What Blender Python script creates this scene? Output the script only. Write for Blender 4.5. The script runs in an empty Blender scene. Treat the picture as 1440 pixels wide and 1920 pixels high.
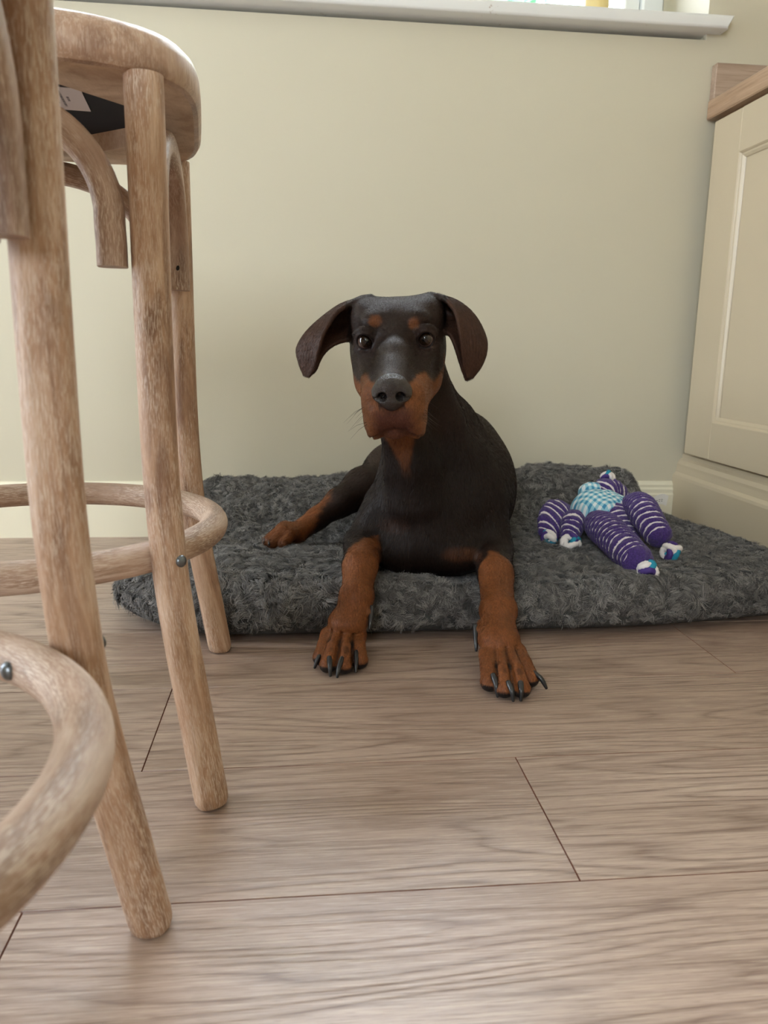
import bpy, math
import numpy as np
from math import sin, cos, pi, radians
from mathutils import Matrix, Vector

# ---------------------------------------------------------------- camera, world, lights
SC = bpy.context.scene
COL = SC.collection
CAM_H = .403
PITCH, YAW, ROLL, FPX = radians(11.749), radians(6.207), radians(1.003), 1485.84
fw = np.array([sin(YAW)*cos(PITCH), cos(YAW)*cos(PITCH), -sin(PITCH)])
rt = np.array([cos(YAW), -sin(YAW), 0.]); up = np.cross(rt, fw)
rt2 = cos(ROLL)*rt + sin(ROLL)*up; up2 = -sin(ROLL)*rt + cos(ROLL)*up
cam = bpy.data.objects.new('camera', bpy.data.cameras.new('camera'))
COL.objects.link(cam)
cam.matrix_world = Matrix(((rt2[0], up2[0], -fw[0], 0), (rt2[1], up2[1], -fw[1], 0), (rt2[2], up2[2], -fw[2], CAM_H), (0, 0, 0, 1)))
cd = cam.data
cd.sensor_fit = 'VERTICAL'; cd.sensor_height = 36; cd.lens = FPX/1920*36
cd.clip_start = .02
cd.dof.use_dof = True; cd.dof.focus_distance = .97; cd.dof.aperture_fstop = 10.5
SC.camera = cam
SC.view_settings.view_transform = 'Standard'; SC.view_settings.look = 'None'
SC.view_settings.gamma = 1; SC.view_settings.use_curve_mapping = False
SC.view_settings.exposure = -0.15
SC.cycles.use_denoising = True
SC.cycles.max_bounces = 8; SC.cycles.diffuse_bounces = 5; SC.cycles.glossy_bounces = 3
SC.cycles.transparent_max_bounces = 6
SC.cycles.sample_clamp_indirect = 6
SC.cycles.caustics_reflective = False; SC.cycles.caustics_refractive = False

W = bpy.data.worlds.new('sky'); SC.world = W; W.use_nodes = True
wn = W.node_tree.nodes; wl = W.node_tree.links
bg = wn['Background']; bg.inputs[0].default_value = (.84, .92, 1.0, 1); bg.inputs[1].default_value = 26.0

def area(name, loc, rot, sx, sy, power, col=(1, 1, 1)):
    l = bpy.data.lights.new(name, 'AREA'); l.shape = 'RECTANGLE'; l.size = sx; l.size_y = sy
    l.energy = power; l.color = col
    o = bpy.data.objects.new(name, l); o.location = loc; o.rotation_euler = rot; COL.objects.link(o)
    return o
# room extents and openings
XL, XR, YB, YF, ZC = -1.8, 1.46, 1.695, -2.4, 2.4
WX0, WX1, WZ0, WZ1 = -.95, .826, 1.055, 2.10          # kitchen window in the back wall
DY0, DY1, DZ1 = .82, 1.12, 2.0
RX0, RX1, RZ0, RZ1 = -1.5, -.65, 1.0, 2.0
l = area('daylight_back_window', ((WX0+WX1)/2, YB+.34, (WZ0+WZ1)/2+.02), (radians(-90), 0, 0), WX1-WX0-.06, WZ1-WZ0-.06, 1)
l.data.cycles.is_portal = True
l = area('daylight_garden_doors', (XL-.13, (DY0+DY1)/2, DZ1/2), (0, radians(-90), 0), DZ1, DY1-DY0, 1)
l.data.cycles.is_portal = True
l = area('daylight_rear_window', ((RX0+RX1)/2, YF-.13, (RZ0+RZ1)/2), (radians(90), 0, 0), RX1-RX0, RZ1-RZ0, 1)
l.data.cycles.is_portal = True
sun = bpy.data.objects.new('sun', bpy.data.lights.new('sun', 'SUN')); COL.objects.link(sun)
sun.data.energy = 22.0; sun.data.angle = radians(.6); sun.data.color = (1, .93, .82)
sun.rotation_euler = Vector((.35, .95, -1.35)).to_track_quat('-Z', 'Y').to_euler()

# ---------------------------------------------------------------- helpers
def s2l(c):
    c = np.array(c, float)/255
    return tuple(np.where(c <= .04045, c/12.92, ((c+.055)/1.055)**2.4))
def tag(o, label=None, cat=None, group=None, kind=None):
    if label: o['label'] = label
    if cat: o['category'] = cat
    if group: o['group'] = group
    if kind: o['kind'] = kind
    return o
def empty(name, loc, label, cat, group=None):
    o = bpy.data.objects.new(name, None); COL.objects.link(o); o.location = loc
    o.empty_display_size = .05
    return tag(o, label, cat, group)
def mesh(name, V, F, mat, parent=None, smooth=True, uv=None, colors=None, midx=None, auto=None):
    """V in world coordinates; the parent sits at its own place"""
    V = np.asarray(V, np.float32)
    me = bpy.data.meshes.new(name)
    if isinstance(F, np.ndarray):
        n, k = F.shape
        me.vertices.add(len(V)); me.vertices.foreach_set('co', V.ravel())
        me.loops.add(n*k); me.loops.foreach_set('vertex_index', F.astype(np.int32).ravel())
        me.polygons.add(n); me.polygons.foreach_set('loop_start', np.arange(0, n*k, k, dtype=np.int32))
        try: me.polygons.foreach_set('loop_total', np.full(n, k, np.int32))
        except Exception: pass
        me.update(calc_edges=True)
    else:
        me.from_pydata(V.tolist(), [], F); me.update()
    if smooth: me.polygons.foreach_set('use_smooth', np.ones(len(me.polygons), bool))
    vi = None
    if uv is not None or colors is not None:
        vi = np.empty(len(me.loops), np.int32); me.loops.foreach_get('vertex_index', vi)
    if uv is not None:
        uv = np.asarray(uv, np.float32)
    if uv is not None and uv.shape[1] == 3:
        a = me.attributes.new('rest', 'FLOAT_VECTOR', 'POINT'); a.data.foreach_set('vector', uv.ravel())
    elif uv is not None:
        L = me.uv_layers.new(name='UVMap')
        d = uv if len(uv) == len(vi) and len(uv) != len(V) else uv[vi]
        L.data.foreach_set('uv', d.ravel())
    if colors is not None:
        for nm, c in colors.items():
            a = me.attributes.new(nm, 'FLOAT_COLOR', 'POINT')
            c = np.asarray(c, np.float32)
            if c.shape[1] == 3: c = np.c_[c, np.ones(len(c), np.float32)]
            a.data.foreach_set('color', c.ravel())
    for m in (mat if isinstance(mat, (list, tuple)) else [mat]): me.materials.append(m)
    if midx is not None: me.polygons.foreach_set('material_index', np.asarray(midx, np.int32))
    me.validate()
    o = bpy.data.objects.new(name, me); COL.objects.link(o)
    if parent is not None:
        o.parent = parent
        p = parent; off = Vector((0, 0, 0))
        while p is not None: off += p.location; p = p.parent
        o.location = -off
    if auto:
        me.polygons.foreach_set('use_smooth', np.ones(len(me.polygons), bool))
        try: me.set_sharp_from_angle(angle=radians(auto))
        except Exception: pass
    return o
class MB:
    def __init__(s): s.v = []; s.f = []; s.uv = []; s.m = []
    def add(s, v, f, uv=None, m=0):
        n = len(s.v); s.v += [tuple(p) for p in v]; s.f += [tuple(i+n for i in q) for q in f]
        s.uv += list(uv) if uv is not None else [(p[0]+p[1], p[2]) for p in v]
        s.m += [m]*len(f)
    def box(s, x0, x1, y0, y1, z0, z1, b=0, m=0):
        if b <= 0:
            v = [(x, y, z) for z in (z0, z1) for y in (y0, y1) for x in (x0, x1)]
            s.add(v, [(0, 2, 3, 1), (4, 5, 7, 6), (0, 1, 5, 4), (2, 6, 7, 3), (0, 4, 6, 2), (1, 3, 7, 5)], m=m); return
        # bevelled box: three shells
        v = []
        for (ix, iy, iz) in ((b, b, 0), (b, 0, b), (0, b, b)):
            for z in (z0+iz, z1-iz):
                for y in (y0+iy, y1-iy):
                    for x in (x0+ix, x1-ix): v.append((x, y, z))
        A = lambda k, i: k*8+i
        f = [(A(0,0),A(0,2),A(0,3),A(0,1)), (A(0,4),A(0,5),A(0,7),A(0,6)), (A(1,0),A(1,1),A(1,5),A(1,4)), (A(1,2),A(1,6),A(1,7),A(1,3)), (A(2,0),A(2,4),A(2,6),A(2,2)), (A(2,1),A(2,3),A(2,7),A(2,5))]
        f += [(A(0,0),A(0,1),A(1,1),A(1,0)), (A(0,3),A(0,2),A(1,2),A(1,3)), (A(0,5),A(0,4),A(1,4),A(1,5)), (A(0,6),A(0,7),A(1,7),A(1,6))]
        f += [(A(0,2),A(0,0),A(2,0),A(2,2)), (A(0,1),A(0,3),A(2,3),A(2,1)), (A(0,4),A(0,6),A(2,6),A(2,4)), (A(0,7),A(0,5),A(2,5),A(2,7))]
        f += [(A(1,0),A(1,4),A(2,4),A(2,0)), (A(1,5),A(1,1),A(2,1),A(2,5)), (A(1,6),A(1,2),A(2,2),A(2,6)), (A(1,3),A(1,7),A(2,7),A(2,3))]
        for i in range(8): f.append((A(0,i),A(1,i),A(2,i)) if i in (0,3,5,6) else (A(0,i),A(2,i),A(1,i)))
        s.add(v, f, m=m)
    def build(s, name, mat, parent=None, smooth=False, auto=None):
        return mesh(name, s.v, s.f, mat, parent, smooth, uv=s.uv, midx=s.m if isinstance(mat, (list, tuple)) else None, auto=auto)
def norm(v): v = np.asarray(v, float); return v/np.linalg.norm(v)
def catmull(P, n=8, closed=False):
    P = np.asarray(P, float); out = []
    N = len(P)
    rng = range(N) if closed else range(N-1)
    for i in rng:
        g = lambda j: P[j % N] if closed else P[min(max(j, 0), N-1)]
        p0, p1, p2, p3 = g(i-1), g(i), g(i+1), g(i+2)
        for t in np.arange(n)/n:
            out.append(.5*((2*p1)+(-p0+p2)*t+(2*p0-5*p1+4*p2-p3)*t*t+(-p0+3*p1-3*p2+p3)*t**3))
    if not closed: out.append(P[-1])
    return np.array(out)
def sweep(P, rad, nseg=20, closed=False, section=None, cap='round', up=(0, 0, 1), fixed=False, capn=4):
    """tube along P; rad scalar or per-point; section: (k,2) unit outline; returns V,F,UV(metres)"""
    P = np.asarray(P, float); N = len(P)
    rad = np.full(N, rad, float) if np.isscalar(rad) else np.asarray(rad, float)
    T = np.gradient(P, axis=0) if not closed else (np.roll(P, -1, 0)-np.roll(P, 1, 0))
    T /= np.linalg.norm(T, axis=1)[:, None]+1e-12
    if not closed and cap == 'round':     # rounded ends: extra shrinking rings
        def capr(p, t, r, sgn):
            a = np.linspace(0, pi/2, capn+1)[1:]
            return [(p+sgn*t*r*sin(x)*.6, r*max(cos(x), .02)) for x in a]
        c0 = capr(P[0], T[0], rad[0], -1)[::-1]; c1 = capr(P[-1], T[-1], rad[-1], 1)
        P = np.vstack([[c[0] for c in c0], P, [c[0] for c in c1]])
        rad = np.r_[[c[1] for c in c0], rad, [c[1] for c in c1]]
        T = np.vstack([[T[0]]*len(c0), T, [T[-1]]*len(c1)]); N = len(P)
    if section is None:
        a = np.linspace(0, 2*pi, nseg, endpoint=False); section = np.c_[np.cos(a), np.sin(a)]
    section = np.asarray(section, float); K = len(section)
    u0 = np.array(up, float); u = u0-T[0]*(u0@T[0]); u = norm(u) if np.linalg.norm(u) > 1e-3 else norm(np.cross(T[0], (1, 0, 0)))
    V = []; UV = []; s = 0; ang = np.r_[0, np.cumsum(np.linalg.norm(np.diff(np.vstack([section, section[:1]]), axis=0), axis=1))]
    for i in range(N):
        if fixed: u = u0-T[i]*(u0@T[i])
        else: u = u-T[i]*(u@T[i])
        u = norm(u); w = np.cross(T[i], u)
        if i: s += np.linalg.norm(P[i]-P[i-1])
        for k in range(K):
            V.append(P[i]+rad[i]*(section[k, 0]*u+section[k, 1]*w)); UV.append((section[k, 0]*rad.mean(), s))
    F = []
    M = N if closed else N-1
    for i in range(M):
        j = (i+1) % N
        for k in range(K):
            l = (k+1) % K; F.append((i*K+k, i*K+l, j*K+l, j*K+k))
    if not closed:
        F.append(tuple(range(K))[::-1]); F.append(tuple((N-1)*K+k for k in range(K)))
    sm = np.array([p[1] for p in UV]); UV = np.c_[np.tile(section[:, 0], N)*rad.mean(), np.tile(section[:, 1], N)*rad.mean(), sm]
    return np.array(V), F, UV
def dome(mb, p, n, r, h, m=0, k=14, rings=5):
    n = norm(n); u = norm(np.cross(n, (.3, .2, .9))); w = np.cross(n, u); V = []
    for i in range(rings):
        a = pi/2*i/rings
        for j in range(k):
            t = 2*pi*j/k; V.append(np.array(p)+n*h*sin(a)+r*cos(a)*(cos(t)*u+sin(t)*w))
    V.append(np.array(p)+n*h)
    F = [(i*k+j, i*k+(j+1) % k, (i+1)*k+(j+1) % k, (i+1)*k+j) for i in range(rings-1) for j in range(k)]
    F += [((rings-1)*k+j, (rings-1)*k+(j+1) % k, rings*k) for j in range(k)]
    mb.add(V, F, m=m)

# ---- materials
class Mat:
    def __init__(s, name, rough=.5, base=(.8, .8, .8), **kw):
        s.m = bpy.data.materials.new(name); s.m.use_nodes = True; s.t = s.m.node_tree
        s.p = s.t.nodes['Principled BSDF']; s.p.inputs['Roughness'].default_value = rough
        s.p.inputs['Base Color'].default_value = (*base[:3], 1)
        for k, v in kw.items(): s.p.inputs[k.replace('_', ' ')].default_value = v
    def n(s, typ, **kw):
        nd = s.t.nodes.new(typ)
        for k, v in kw.items():
            if k.startswith('i_'):
                key = k[2:].replace('_', ' '); s.put(nd.inputs[key], v)
            else: setattr(nd, k, v)
        return nd
    def put(s, sock, v):
        if hasattr(v, 'is_linked') or isinstance(v, bpy.types.NodeSocket): s.t.links.new(v, sock)
        else: sock.default_value = v
    def coord(s, kind='Object', scale=(1, 1, 1), rot=(0, 0, 0), loc=(0, 0, 0)):
        mp = s.t.nodes.new('ShaderNodeMapping')
        if kind == 'UV':        # rest shape of a swept bar: across, across, along
            at = s.n('ShaderNodeAttribute', attribute_name='rest'); s.t.links.new(at.outputs['Vector'], mp.inputs[0]); scale = (scale[0], scale[0], scale[1])
        else:
            tc = s.t.nodes.new('ShaderNodeTexCoord'); s.t.links.new(tc.outputs[kind], mp.inputs[0])
        mp.inputs['Scale'].default_value = scale
        mp.inputs['Rotation'].default_value = rot; mp.inputs['Location'].default_value = loc
        return mp.outputs[0]
    def noise(s, vec, scale, detail=3, rough=.5, dist=0, out='Fac'):
        nd = s.n('ShaderNodeTexNoise'); s.t.links.new(vec, nd.inputs['Vector'])
        nd.inputs['Scale'].default_value = scale; nd.inputs['Detail'].default_value = detail
        nd.inputs['Roughness'].default_value = rough; nd.inputs['Distortion'].default_value = dist
        return nd.outputs[out]
    def ramp(s, fac, stops, interp='LINEAR'):
        nd = s.n('ShaderNodeValToRGB'); s.t.links.new(fac, nd.inputs[0]); r = nd.color_ramp; r.interpolation = interp
        while len(r.elements) > 1: r.elements.remove(r.elements[-1])
        r.elements[0].position = stops[0][0]; r.elements[0].color = (*stops[0][1][:3], 1)
        for p, c in stops[1:]:
            e = r.elements.new(p); e.color = (*c[:3], 1)
        return nd.outputs[0]
    def g(s, a, b=None, stops=None): pass
    def math(s, op, a, b=0., c=None, clamp=False):
        nd = s.n('ShaderNodeMath', operation=op); nd.use_clamp = clamp
        s.put(nd.inputs[0], a); s.put(nd.inputs[1], b)
        if c is not None: s.put(nd.inputs[2], c)
        return nd.outputs[0]
    def mix(s, fac, a, b, blend='MIX'):
        nd = s.n('ShaderNodeMix', data_type='RGBA', blend_type=blend)
        s.put(nd.inputs[0], fac)
        for sock, v in ((nd.inputs[6], a), (nd.inputs[7], b)):
            s.put(sock, v if isinstance(v, bpy.types.NodeSocket) else (*v[:3], 1))
        return nd.outputs[2]
    def bump(s, h, strength=.3, dist=.001, prev=None):
        nd = s.n('ShaderNodeBump'); s.t.links.new(h, nd.inputs['Height']); nd.inputs['Strength'].default_value = strength
        nd.inputs['Distance'].default_value = dist
        if prev is not None: s.t.links.new(prev, nd.inputs['Normal'])
        s.t.links.new(nd.outputs[0], s.p.inputs['Normal']); return nd.outputs[0]
    def col(s, c): s.put(s.p.inputs['Base Color'], c if isinstance(c, bpy.types.NodeSocket) else (*c[:3], 1))
    def rough(s, r): s.put(s.p.inputs['Roughness'], r)
def G(v): return (v, v, v)

def wood_mat(name, base, dark, light, seedloc=0., kind='UV', rough=.5, lime=.6):
    m = Mat(name, rough)
    c = m.coord(kind, (1, 1, 1), loc=(seedloc, seedloc*.7, 0))
    lo = m.noise(m.coord(kind, (22, 3.5, 1) if kind == 'UV' else (9, 9, 9), loc=(seedloc, seedloc, 0)), 3, 4, .6, .6)
    c1 = m.ramp(lo, [(.32, dark), (.5, base), (.68, light)])
    gr = m.noise(m.coord(kind, (1500, 120, 1) if kind == 'UV' else (650, 650, 150), loc=(seedloc, 0, 0)), 1, 3, .65)
    gr2 = m.noise(m.coord(kind, (700, 30, 1), loc=(0, seedloc, 0)), 1, 3, .6)
    msk = m.noise(m.coord(kind, (30, 9, 1), loc=(seedloc, 3, 0)), 1, 2, .5)
    pores = m.ramp(gr, [(.50, G(0)), (.58, G(1))])
    pat = m.ramp(msk, [(.35, G(.15)), (.6, G(1))])
    k = m.math('MULTIPLY', pores, pat); k = m.math('MULTIPLY', k, lime)
    c2 = m.mix(k, c1, s2l((222, 205, 188)))
    dk = m.ramp(gr2, [(.30, G(1)), (.45, G(0))])
    c3 = m.mix(m.math('MULTIPLY', dk, .35), c2, dark)
    m.col(c3)
    m.bump(gr, .5, .0008)
    m.rough(m.ramp(lo, [(.3, G(rough-.08)), (.7, G(rough+.08))]))
    return m.m

M = {}
M['stool'] = wood_mat('limed_oak', s2l((174, 138, 110)), s2l((132, 97, 74)), s2l((204, 174, 148)), lime=.8)
M['seatwood'] = wood_mat('limed_oak_seat', s2l((168, 136, 113)), s2l((136, 105, 86)), s2l((200, 174, 153)), 2.3, 'Object', .38, .4)
M['rawply'] = wood_mat('pale_wood_underside', s2l((196, 170, 145)), s2l((168, 138, 112)), s2l((214, 192, 168)), 5.1, 'Object', .7, .2)
M['steel'] = Mat('brushed_steel', .32, s2l((120, 125, 130)), Metallic=1.).m
M['black_fabric'] = Mat('black_lining', .95, (.008, .009, .013)).m
M['hole'] = Mat('dark_hole', .9, (.01, .008, .006)).m
def wallmat():
    m = Mat('cream_wall_paint', .62)
    c = m.coord('Object'); a = m.noise(c, 1.3, 3, .5)
    m.col(m.ramp(a, [(.3, s2l((197, 190, 169))), (.7, s2l((202, 196, 176)))]))
    m.bump(m.noise(c, 160, 4, .6), .12, .0006); return m.m
M['wall'] = wallmat()
def painted(name, c, rough=.4, dirt=None, sc=30):
    m = Mat(name, rough); o = m.coord('Object'); a = m.noise(o, 4, 3, .5)
    base = m.ramp(a, [(.3, [x*.96 for x in c]), (.7, c)])
    if dirt:
        d = m.noise(o, sc, 5, .7); base = m.mix(m.ramp(d, [(.66, G(0)), (.74, G(1))]), base, dirt)
    m.col(base); m.bump(m.noise(m.coord('Object', (40, 40, 40)), 3, 3), .08, .0005); return m.m
M['skirt'] = painted('skirting_paint', s2l((228, 222, 200)), .4, s2l((196, 184, 150)), 5)
M['sill'] = painted('window_sill_paint', s2l((226, 226, 224)), .4, s2l((150, 120, 96)), 34)
M['frame'] = painted('window_frame_white', s2l((236, 240, 242)), .35)
M['cab'] = painted('cabinet_paint_cream', s2l((194, 180, 155)), .30)
M['ceil'] = painted('ceiling_white', s2l((238, 236, 230)), .8)
def glassmat():
    m = Mat('window_glass', 0.02, (1, 1, 1)); m.p.inputs['Transmission Weight'].default_value = 1; m.p.inputs['IOR'].default_value = 1.05
    t = m.t; tr = t.nodes.new('ShaderNodeBsdfTransparent'); gl = t.nodes.new('ShaderNodeBsdfGlossy'); gl.inputs['Roughness'].default_value = .02
    fr = t.nodes.new('ShaderNodeFresnel'); fr.inputs[0].default_value = 1.3; mx = t.nodes.new('ShaderNodeMixShader')
    t.links.new(fr.outputs[0], mx.inputs[0]); t.links.new(tr.outputs[0], mx.inputs[1]); t.links.new(gl.outputs[0], mx.inputs[2])
    t.links.new(mx.outputs[0], t.nodes['Material Output'].inputs[0]); return m.m
M['glass'] = glassmat()
def floormat():
    m = Mat('oak_laminate', .40)
    at = m.n('ShaderNodeAttribute', attribute_name='plank').outputs['Color']
    sep = m.n('ShaderNodeSeparateColor'); m.t.links.new(at, sep.inputs[0]); rnd, rnd2 = sep.outputs[0], sep.outputs[1]
    tc = m.t.nodes.new('ShaderNodeTexCoord')
    off = m.n('ShaderNodeCombineXYZ'); m.put(off.inputs[0], m.math('MULTIPLY', rnd, 37.)); m.put(off.inputs[1], m.math('MULTIPLY', rnd2, 53.)); m.put(off.inputs[2], m.math('MULTIPLY', rnd, 11.))
    add = m.n('ShaderNodeVectorMath', operation='ADD'); m.t.links.new(tc.outputs['Object'], add.inputs[0]); m.t.links.new(off.outputs[0], add.inputs[1])
    def mp(sx, sy):
        q = m.t.nodes.new('ShaderNodeMapping'); m.t.links.new(add.outputs[0], q.inputs[0]); q.inputs['Scale'].default_value = (sx, sy, 1); return q.outputs[0]
    field = m.noise(mp(.9, 7.5), 1.15, 2.2, .5, .2)
    wavy = m.noise(mp(9, 26), 1, 3, .5); med = m.noise(mp(3.2, 120), 1, 3, .55)
    rings = m.math('FRACT', m.math('MULTIPLY_ADD', wavy, .35, m.math('MULTIPLY', field, 24.)))
    tri = m.math('ABSOLUTE', m.math('SUBTRACT', rings, .5))          # 0..0.5
    ringd = m.ramp(tri, [(.0, G(1)), (.10, G(.5)), (.30, G(0))])
    fine = m.noise(mp(22, 620), 1, 3, .6)
    pore = m.noise(mp(45, 1300), 1, 2, .6)
    big = m.noise(mp(1.1, 3), 1.5, 3, .5)
    brk = m.ramp(m.noise(mp(14, 200), 1, 3, .6), [(.36, G(.35)), (.56, G(1))])
    amp = m.ramp(big, [(.3, G(.45)), (.6, G(1))])
    c = m.ramp(big, [(.25, s2l((148, 125, 112))), (.5, s2l((172, 150, 136))), (.8, s2l((195, 175, 161)))])
    c = m.mix(m.math('MULTIPLY', rnd, .35), c, s2l((150, 124, 103)))
    c = m.mix(m.math('MULTIPLY', m.math('MULTIPLY', m.math('MULTIPLY', ringd, amp), brk), .85), c, s2l((104, 80, 68)))
    c = m.mix(m.ramp(med, [(.36, G(.35)), (.52, G(0))]), c, s2l((112, 88, 76)))
    c = m.mix(m.ramp(fine, [(.52, G(0)), (.70, G(.40))]), c, s2l((212, 194, 174)))
    c = m.mix(m.ramp(fine, [(.30, G(.42)), (.46, G(0))]), c, s2l((98, 76, 64)))
    c = m.mix(m.ramp(pore, [(.30, G(.4)), (.44, G(0))]), c, s2l((98, 76, 64)))
    geo = m.t.nodes.new('ShaderNodeTexCoord'); sx = m.n('ShaderNodeSeparateXYZ'); m.t.links.new(geo.outputs['Object'], sx.inputs[0])
    gz = m.math('LESS_THAN', sx.outputs[2], -.0004)
    c = m.mix(gz, c, s2l((118, 70, 52)))
    m.col(c)
    h = m.math('ADD', m.math('MULTIPLY', fine, .6), m.math('MULTIPLY', ringd, -.5))
    m.bump(h, .5, .0009)
    m.rough(m.ramp(fine, [(.3, G(.40)), (.7, G(.27))]))
    return m.m
M['floor'] = floormat()

# ---------------------------------------------------------------- setting
def floor():
    rng = np.random.RandomState(4)
    V = []; F = []; C = []
    w = .19; y0 = .5245; L = 1.285
    known = {0: .2155, 1: -.152, 2: .558, -1: -.20, 3: -.45}
    k = math.floor((YF-y0)/w)
    g = .0008; dp = .0016
    while y0+k*w < YB:
        a = y0+k*w; b = a+w
        # joints measured: row index = line below it
        kk = {-2: None}.get(k, k)
        j0 = {0: .2155, 1: -.152, 2: .558, -1: -.20}.get(k, rng.uniform(0, L))
        x = j0-L*math.ceil((j0-XL)/L)
        while x < XR:
            x0, x1 = max(x, XL), min(x+L, XR); ya, yb = max(a, YF), min(b, YB)
            if x1 > x0+.001 and yb > ya:
                n = len(V)
                V += [(x0+g, ya+g, 0), (x1-g, ya+g, 0), (x1-g, yb-g, 0), (x0+g, yb-g, 0), (x0, ya, -dp), (x1, ya, -dp), (x1, yb, -dp), (x0, yb, -dp)]
                F += [(n, n+1, n+2, n+3), (n+4, n+5, n+1, n), (n+5, n+6, n+2, n+1), (n+6, n+7, n+3, n+2), (n+7, n+4, n, n+3)]
                c = (rng.rand(), rng.rand(), rng.rand()); C += [c]*8
            x += L
        k += 1
    n = len(V); V += [(XL-.1, YF-.1, -.02), (XR+.1, YF-.1, -.02), (XR+.1, YB+.3, -.02), (XL-.1, YB+.3, -.02)]
    F.append((n, n+1, n+2, n+3)); C += [(0, 0, 0)]*4
    tag(mesh('floor', V, F, M['floor'], smooth=False, colors={'plank': C}), kind='structure')
floor()
T = .12
b = MB(); TB = .32
b.box(XL-T, XR+T, YB, YB+TB, 0, WZ0-.03); b.box(XL-T, XR+T, YB, YB+TB, WZ1, ZC)
b.box(XL-T, WX0, YB, YB+TB, WZ0-.03, WZ1); b.box(WX1, XR+T, YB, YB+TB, WZ0-.03, WZ1)
b.build('wall_back', M['wall']); tag(bpy.data.objects['wall_back'], kind='structure')
b = MB(); b.box(XL-T, XL, YF, DY0, 0, ZC); b.box(XL-T, XL, DY1, YB, 0, ZC); b.box(XL-T, XL, DY0, DY1, DZ1, ZC)
tag(b.build('wall_left', M['wall']), kind='structure')
b = MB(); b.box(XR, XR+T, YF, YB, 0, ZC); tag(b.build('wall_right', M['wall']), kind='structure')
b = MB(); b.box(XL-T, RX0, YF-T, YF, 0, ZC); b.box(RX1, XR+T, YF-T, YF, 0, ZC); b.box(RX0, RX1, YF-T, YF, 0, RZ0); b.box(RX0, RX1, YF-T, YF, RZ1, ZC)
tag(b.build('wall_front', M['wall']), kind='structure')
b = MB(); b.box(XL-T, XR+T, YF-T, YB+TB, ZC, ZC+.1); tag(b.build('ceiling', M['ceil']), kind='structure')
# skirting with a moulded top
prof = [(0, 0), (-.015, 0), (-.015, .088), (-.0125, .092), (-.0125, .100), (-.009, .104), (-.009, .110), (-.0045, .1165), (0, .1175)]
V = []; F = []
for x in (XL, .8385):
    for (dy, z) in prof: V.append((x, YB+dy, z))
n = len(prof)
F = [(i, i+1, n+i+1, n+i) for i in range(n-1)]+[tuple(range(n))[::-1], tuple(range(n, 2*n))]
tag(mesh('baseboard_back', V, F, M['skirt'], smooth=False), kind='structure')
# window: sill board with rounded nose and mitred end, frame, panes
V = []; F = []
zt, zb = 1.062, 1.036
sp = [(0, 0)]
nose = [(YB-.027, zt), (YB-.031, zt-.0012), (YB-.0335, zt-.004), (YB-.034, zt-.008), (YB-.034, zb+.006), (YB-.0330, zb+.002), (YB-.0305, zb)]
pr = [(YB+.30, zb), (YB+.30, zt)]+nose
for x in (WX0-.05, .845):
    for i, (y, z) in enumerate(pr):
        xx = x
        if x > 0 and y < YB+.1: xx = x+.022+min(0, (y-(YB-.03))*1.4)*1 - max(0, (zt-.006-z))*.55
        V.append((xx, y, z))
n = len(pr); F = [(i, (i+1) % n, n+(i+1) % n, n+i) for i in range(n)]+[tuple(range(n)), tuple(range(n, 2*n))[::-1]]
win = empty('window_1', ((WX0+WX1)/2, YB+.26, WZ0), None, None); tag(win, kind='structure')
o = mesh('window_sill', V, F, M['sill'], win, smooth=False, auto=40)
b = MB(); fy0, fy1 = YB+.22, YB+.28
zs = WZ0+.006
b.box(WX0, WX1, fy0, fy1, zs, zs+.05, .004); b.box(WX0, WX1, fy0, fy1, WZ1-.05, WZ1, .004)
b.box(WX0, WX0+.05, fy0, fy1, zs+.05, WZ1-.05, .004); b.box(WX1-.05, WX1, fy0, fy1, zs+.05, WZ1-.05, .004)
for xm in (-.36,):
    b.box(xm-.03, xm+.03, fy0, fy1, zs+.05, WZ1-.05, .004)
b.build('window_frame', M['frame'], win)
for (x0, x1) in ((WX0+.05, -.39), (-.33, WX1-.05)):
    s = MB(); q = .035
    s.box(x0+.002, x1-.002, fy0+.012, fy1-.012, zs+.052, zs+.052+q, .003); s.box(x0+.002, x1-.002, fy0+.012, fy1-.012, WZ1-.052-q, WZ1-.052, .003)
    s.box(x0+.002, x0+.002+q, fy0+.012, fy1-.012, zs+.052+q, WZ1-.052-q, .003); s.box(x1-.002-q, x1-.002, fy0+.012, fy1-.012, zs+.052+q, WZ1-.052-q, .003)
    sh = s.build('window_sash', M['frame'], win)
    g = MB(); g.box(x0+q, x1-q, fy0+.028, fy0+.032, zs+.05+q, WZ1-.05-q); g.build('window_pane', M['glass'], sh)

# ---------------------------------------------------------------- kitchen units on the right
CX = .862
cab = empty('base_cabinet', (1.16, 1.2, 0), 'cream painted kitchen base cabinet with a recessed panel door, in the right corner', 'cabinet')
b = MB(); b.box(CX, 1.455, .42, 1.692, .0, .868, .002); b.box(CX-.0, CX+.02, 1.657, 1.692, .18, .868)
b.build('carcass', M['cab'], cab)
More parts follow.
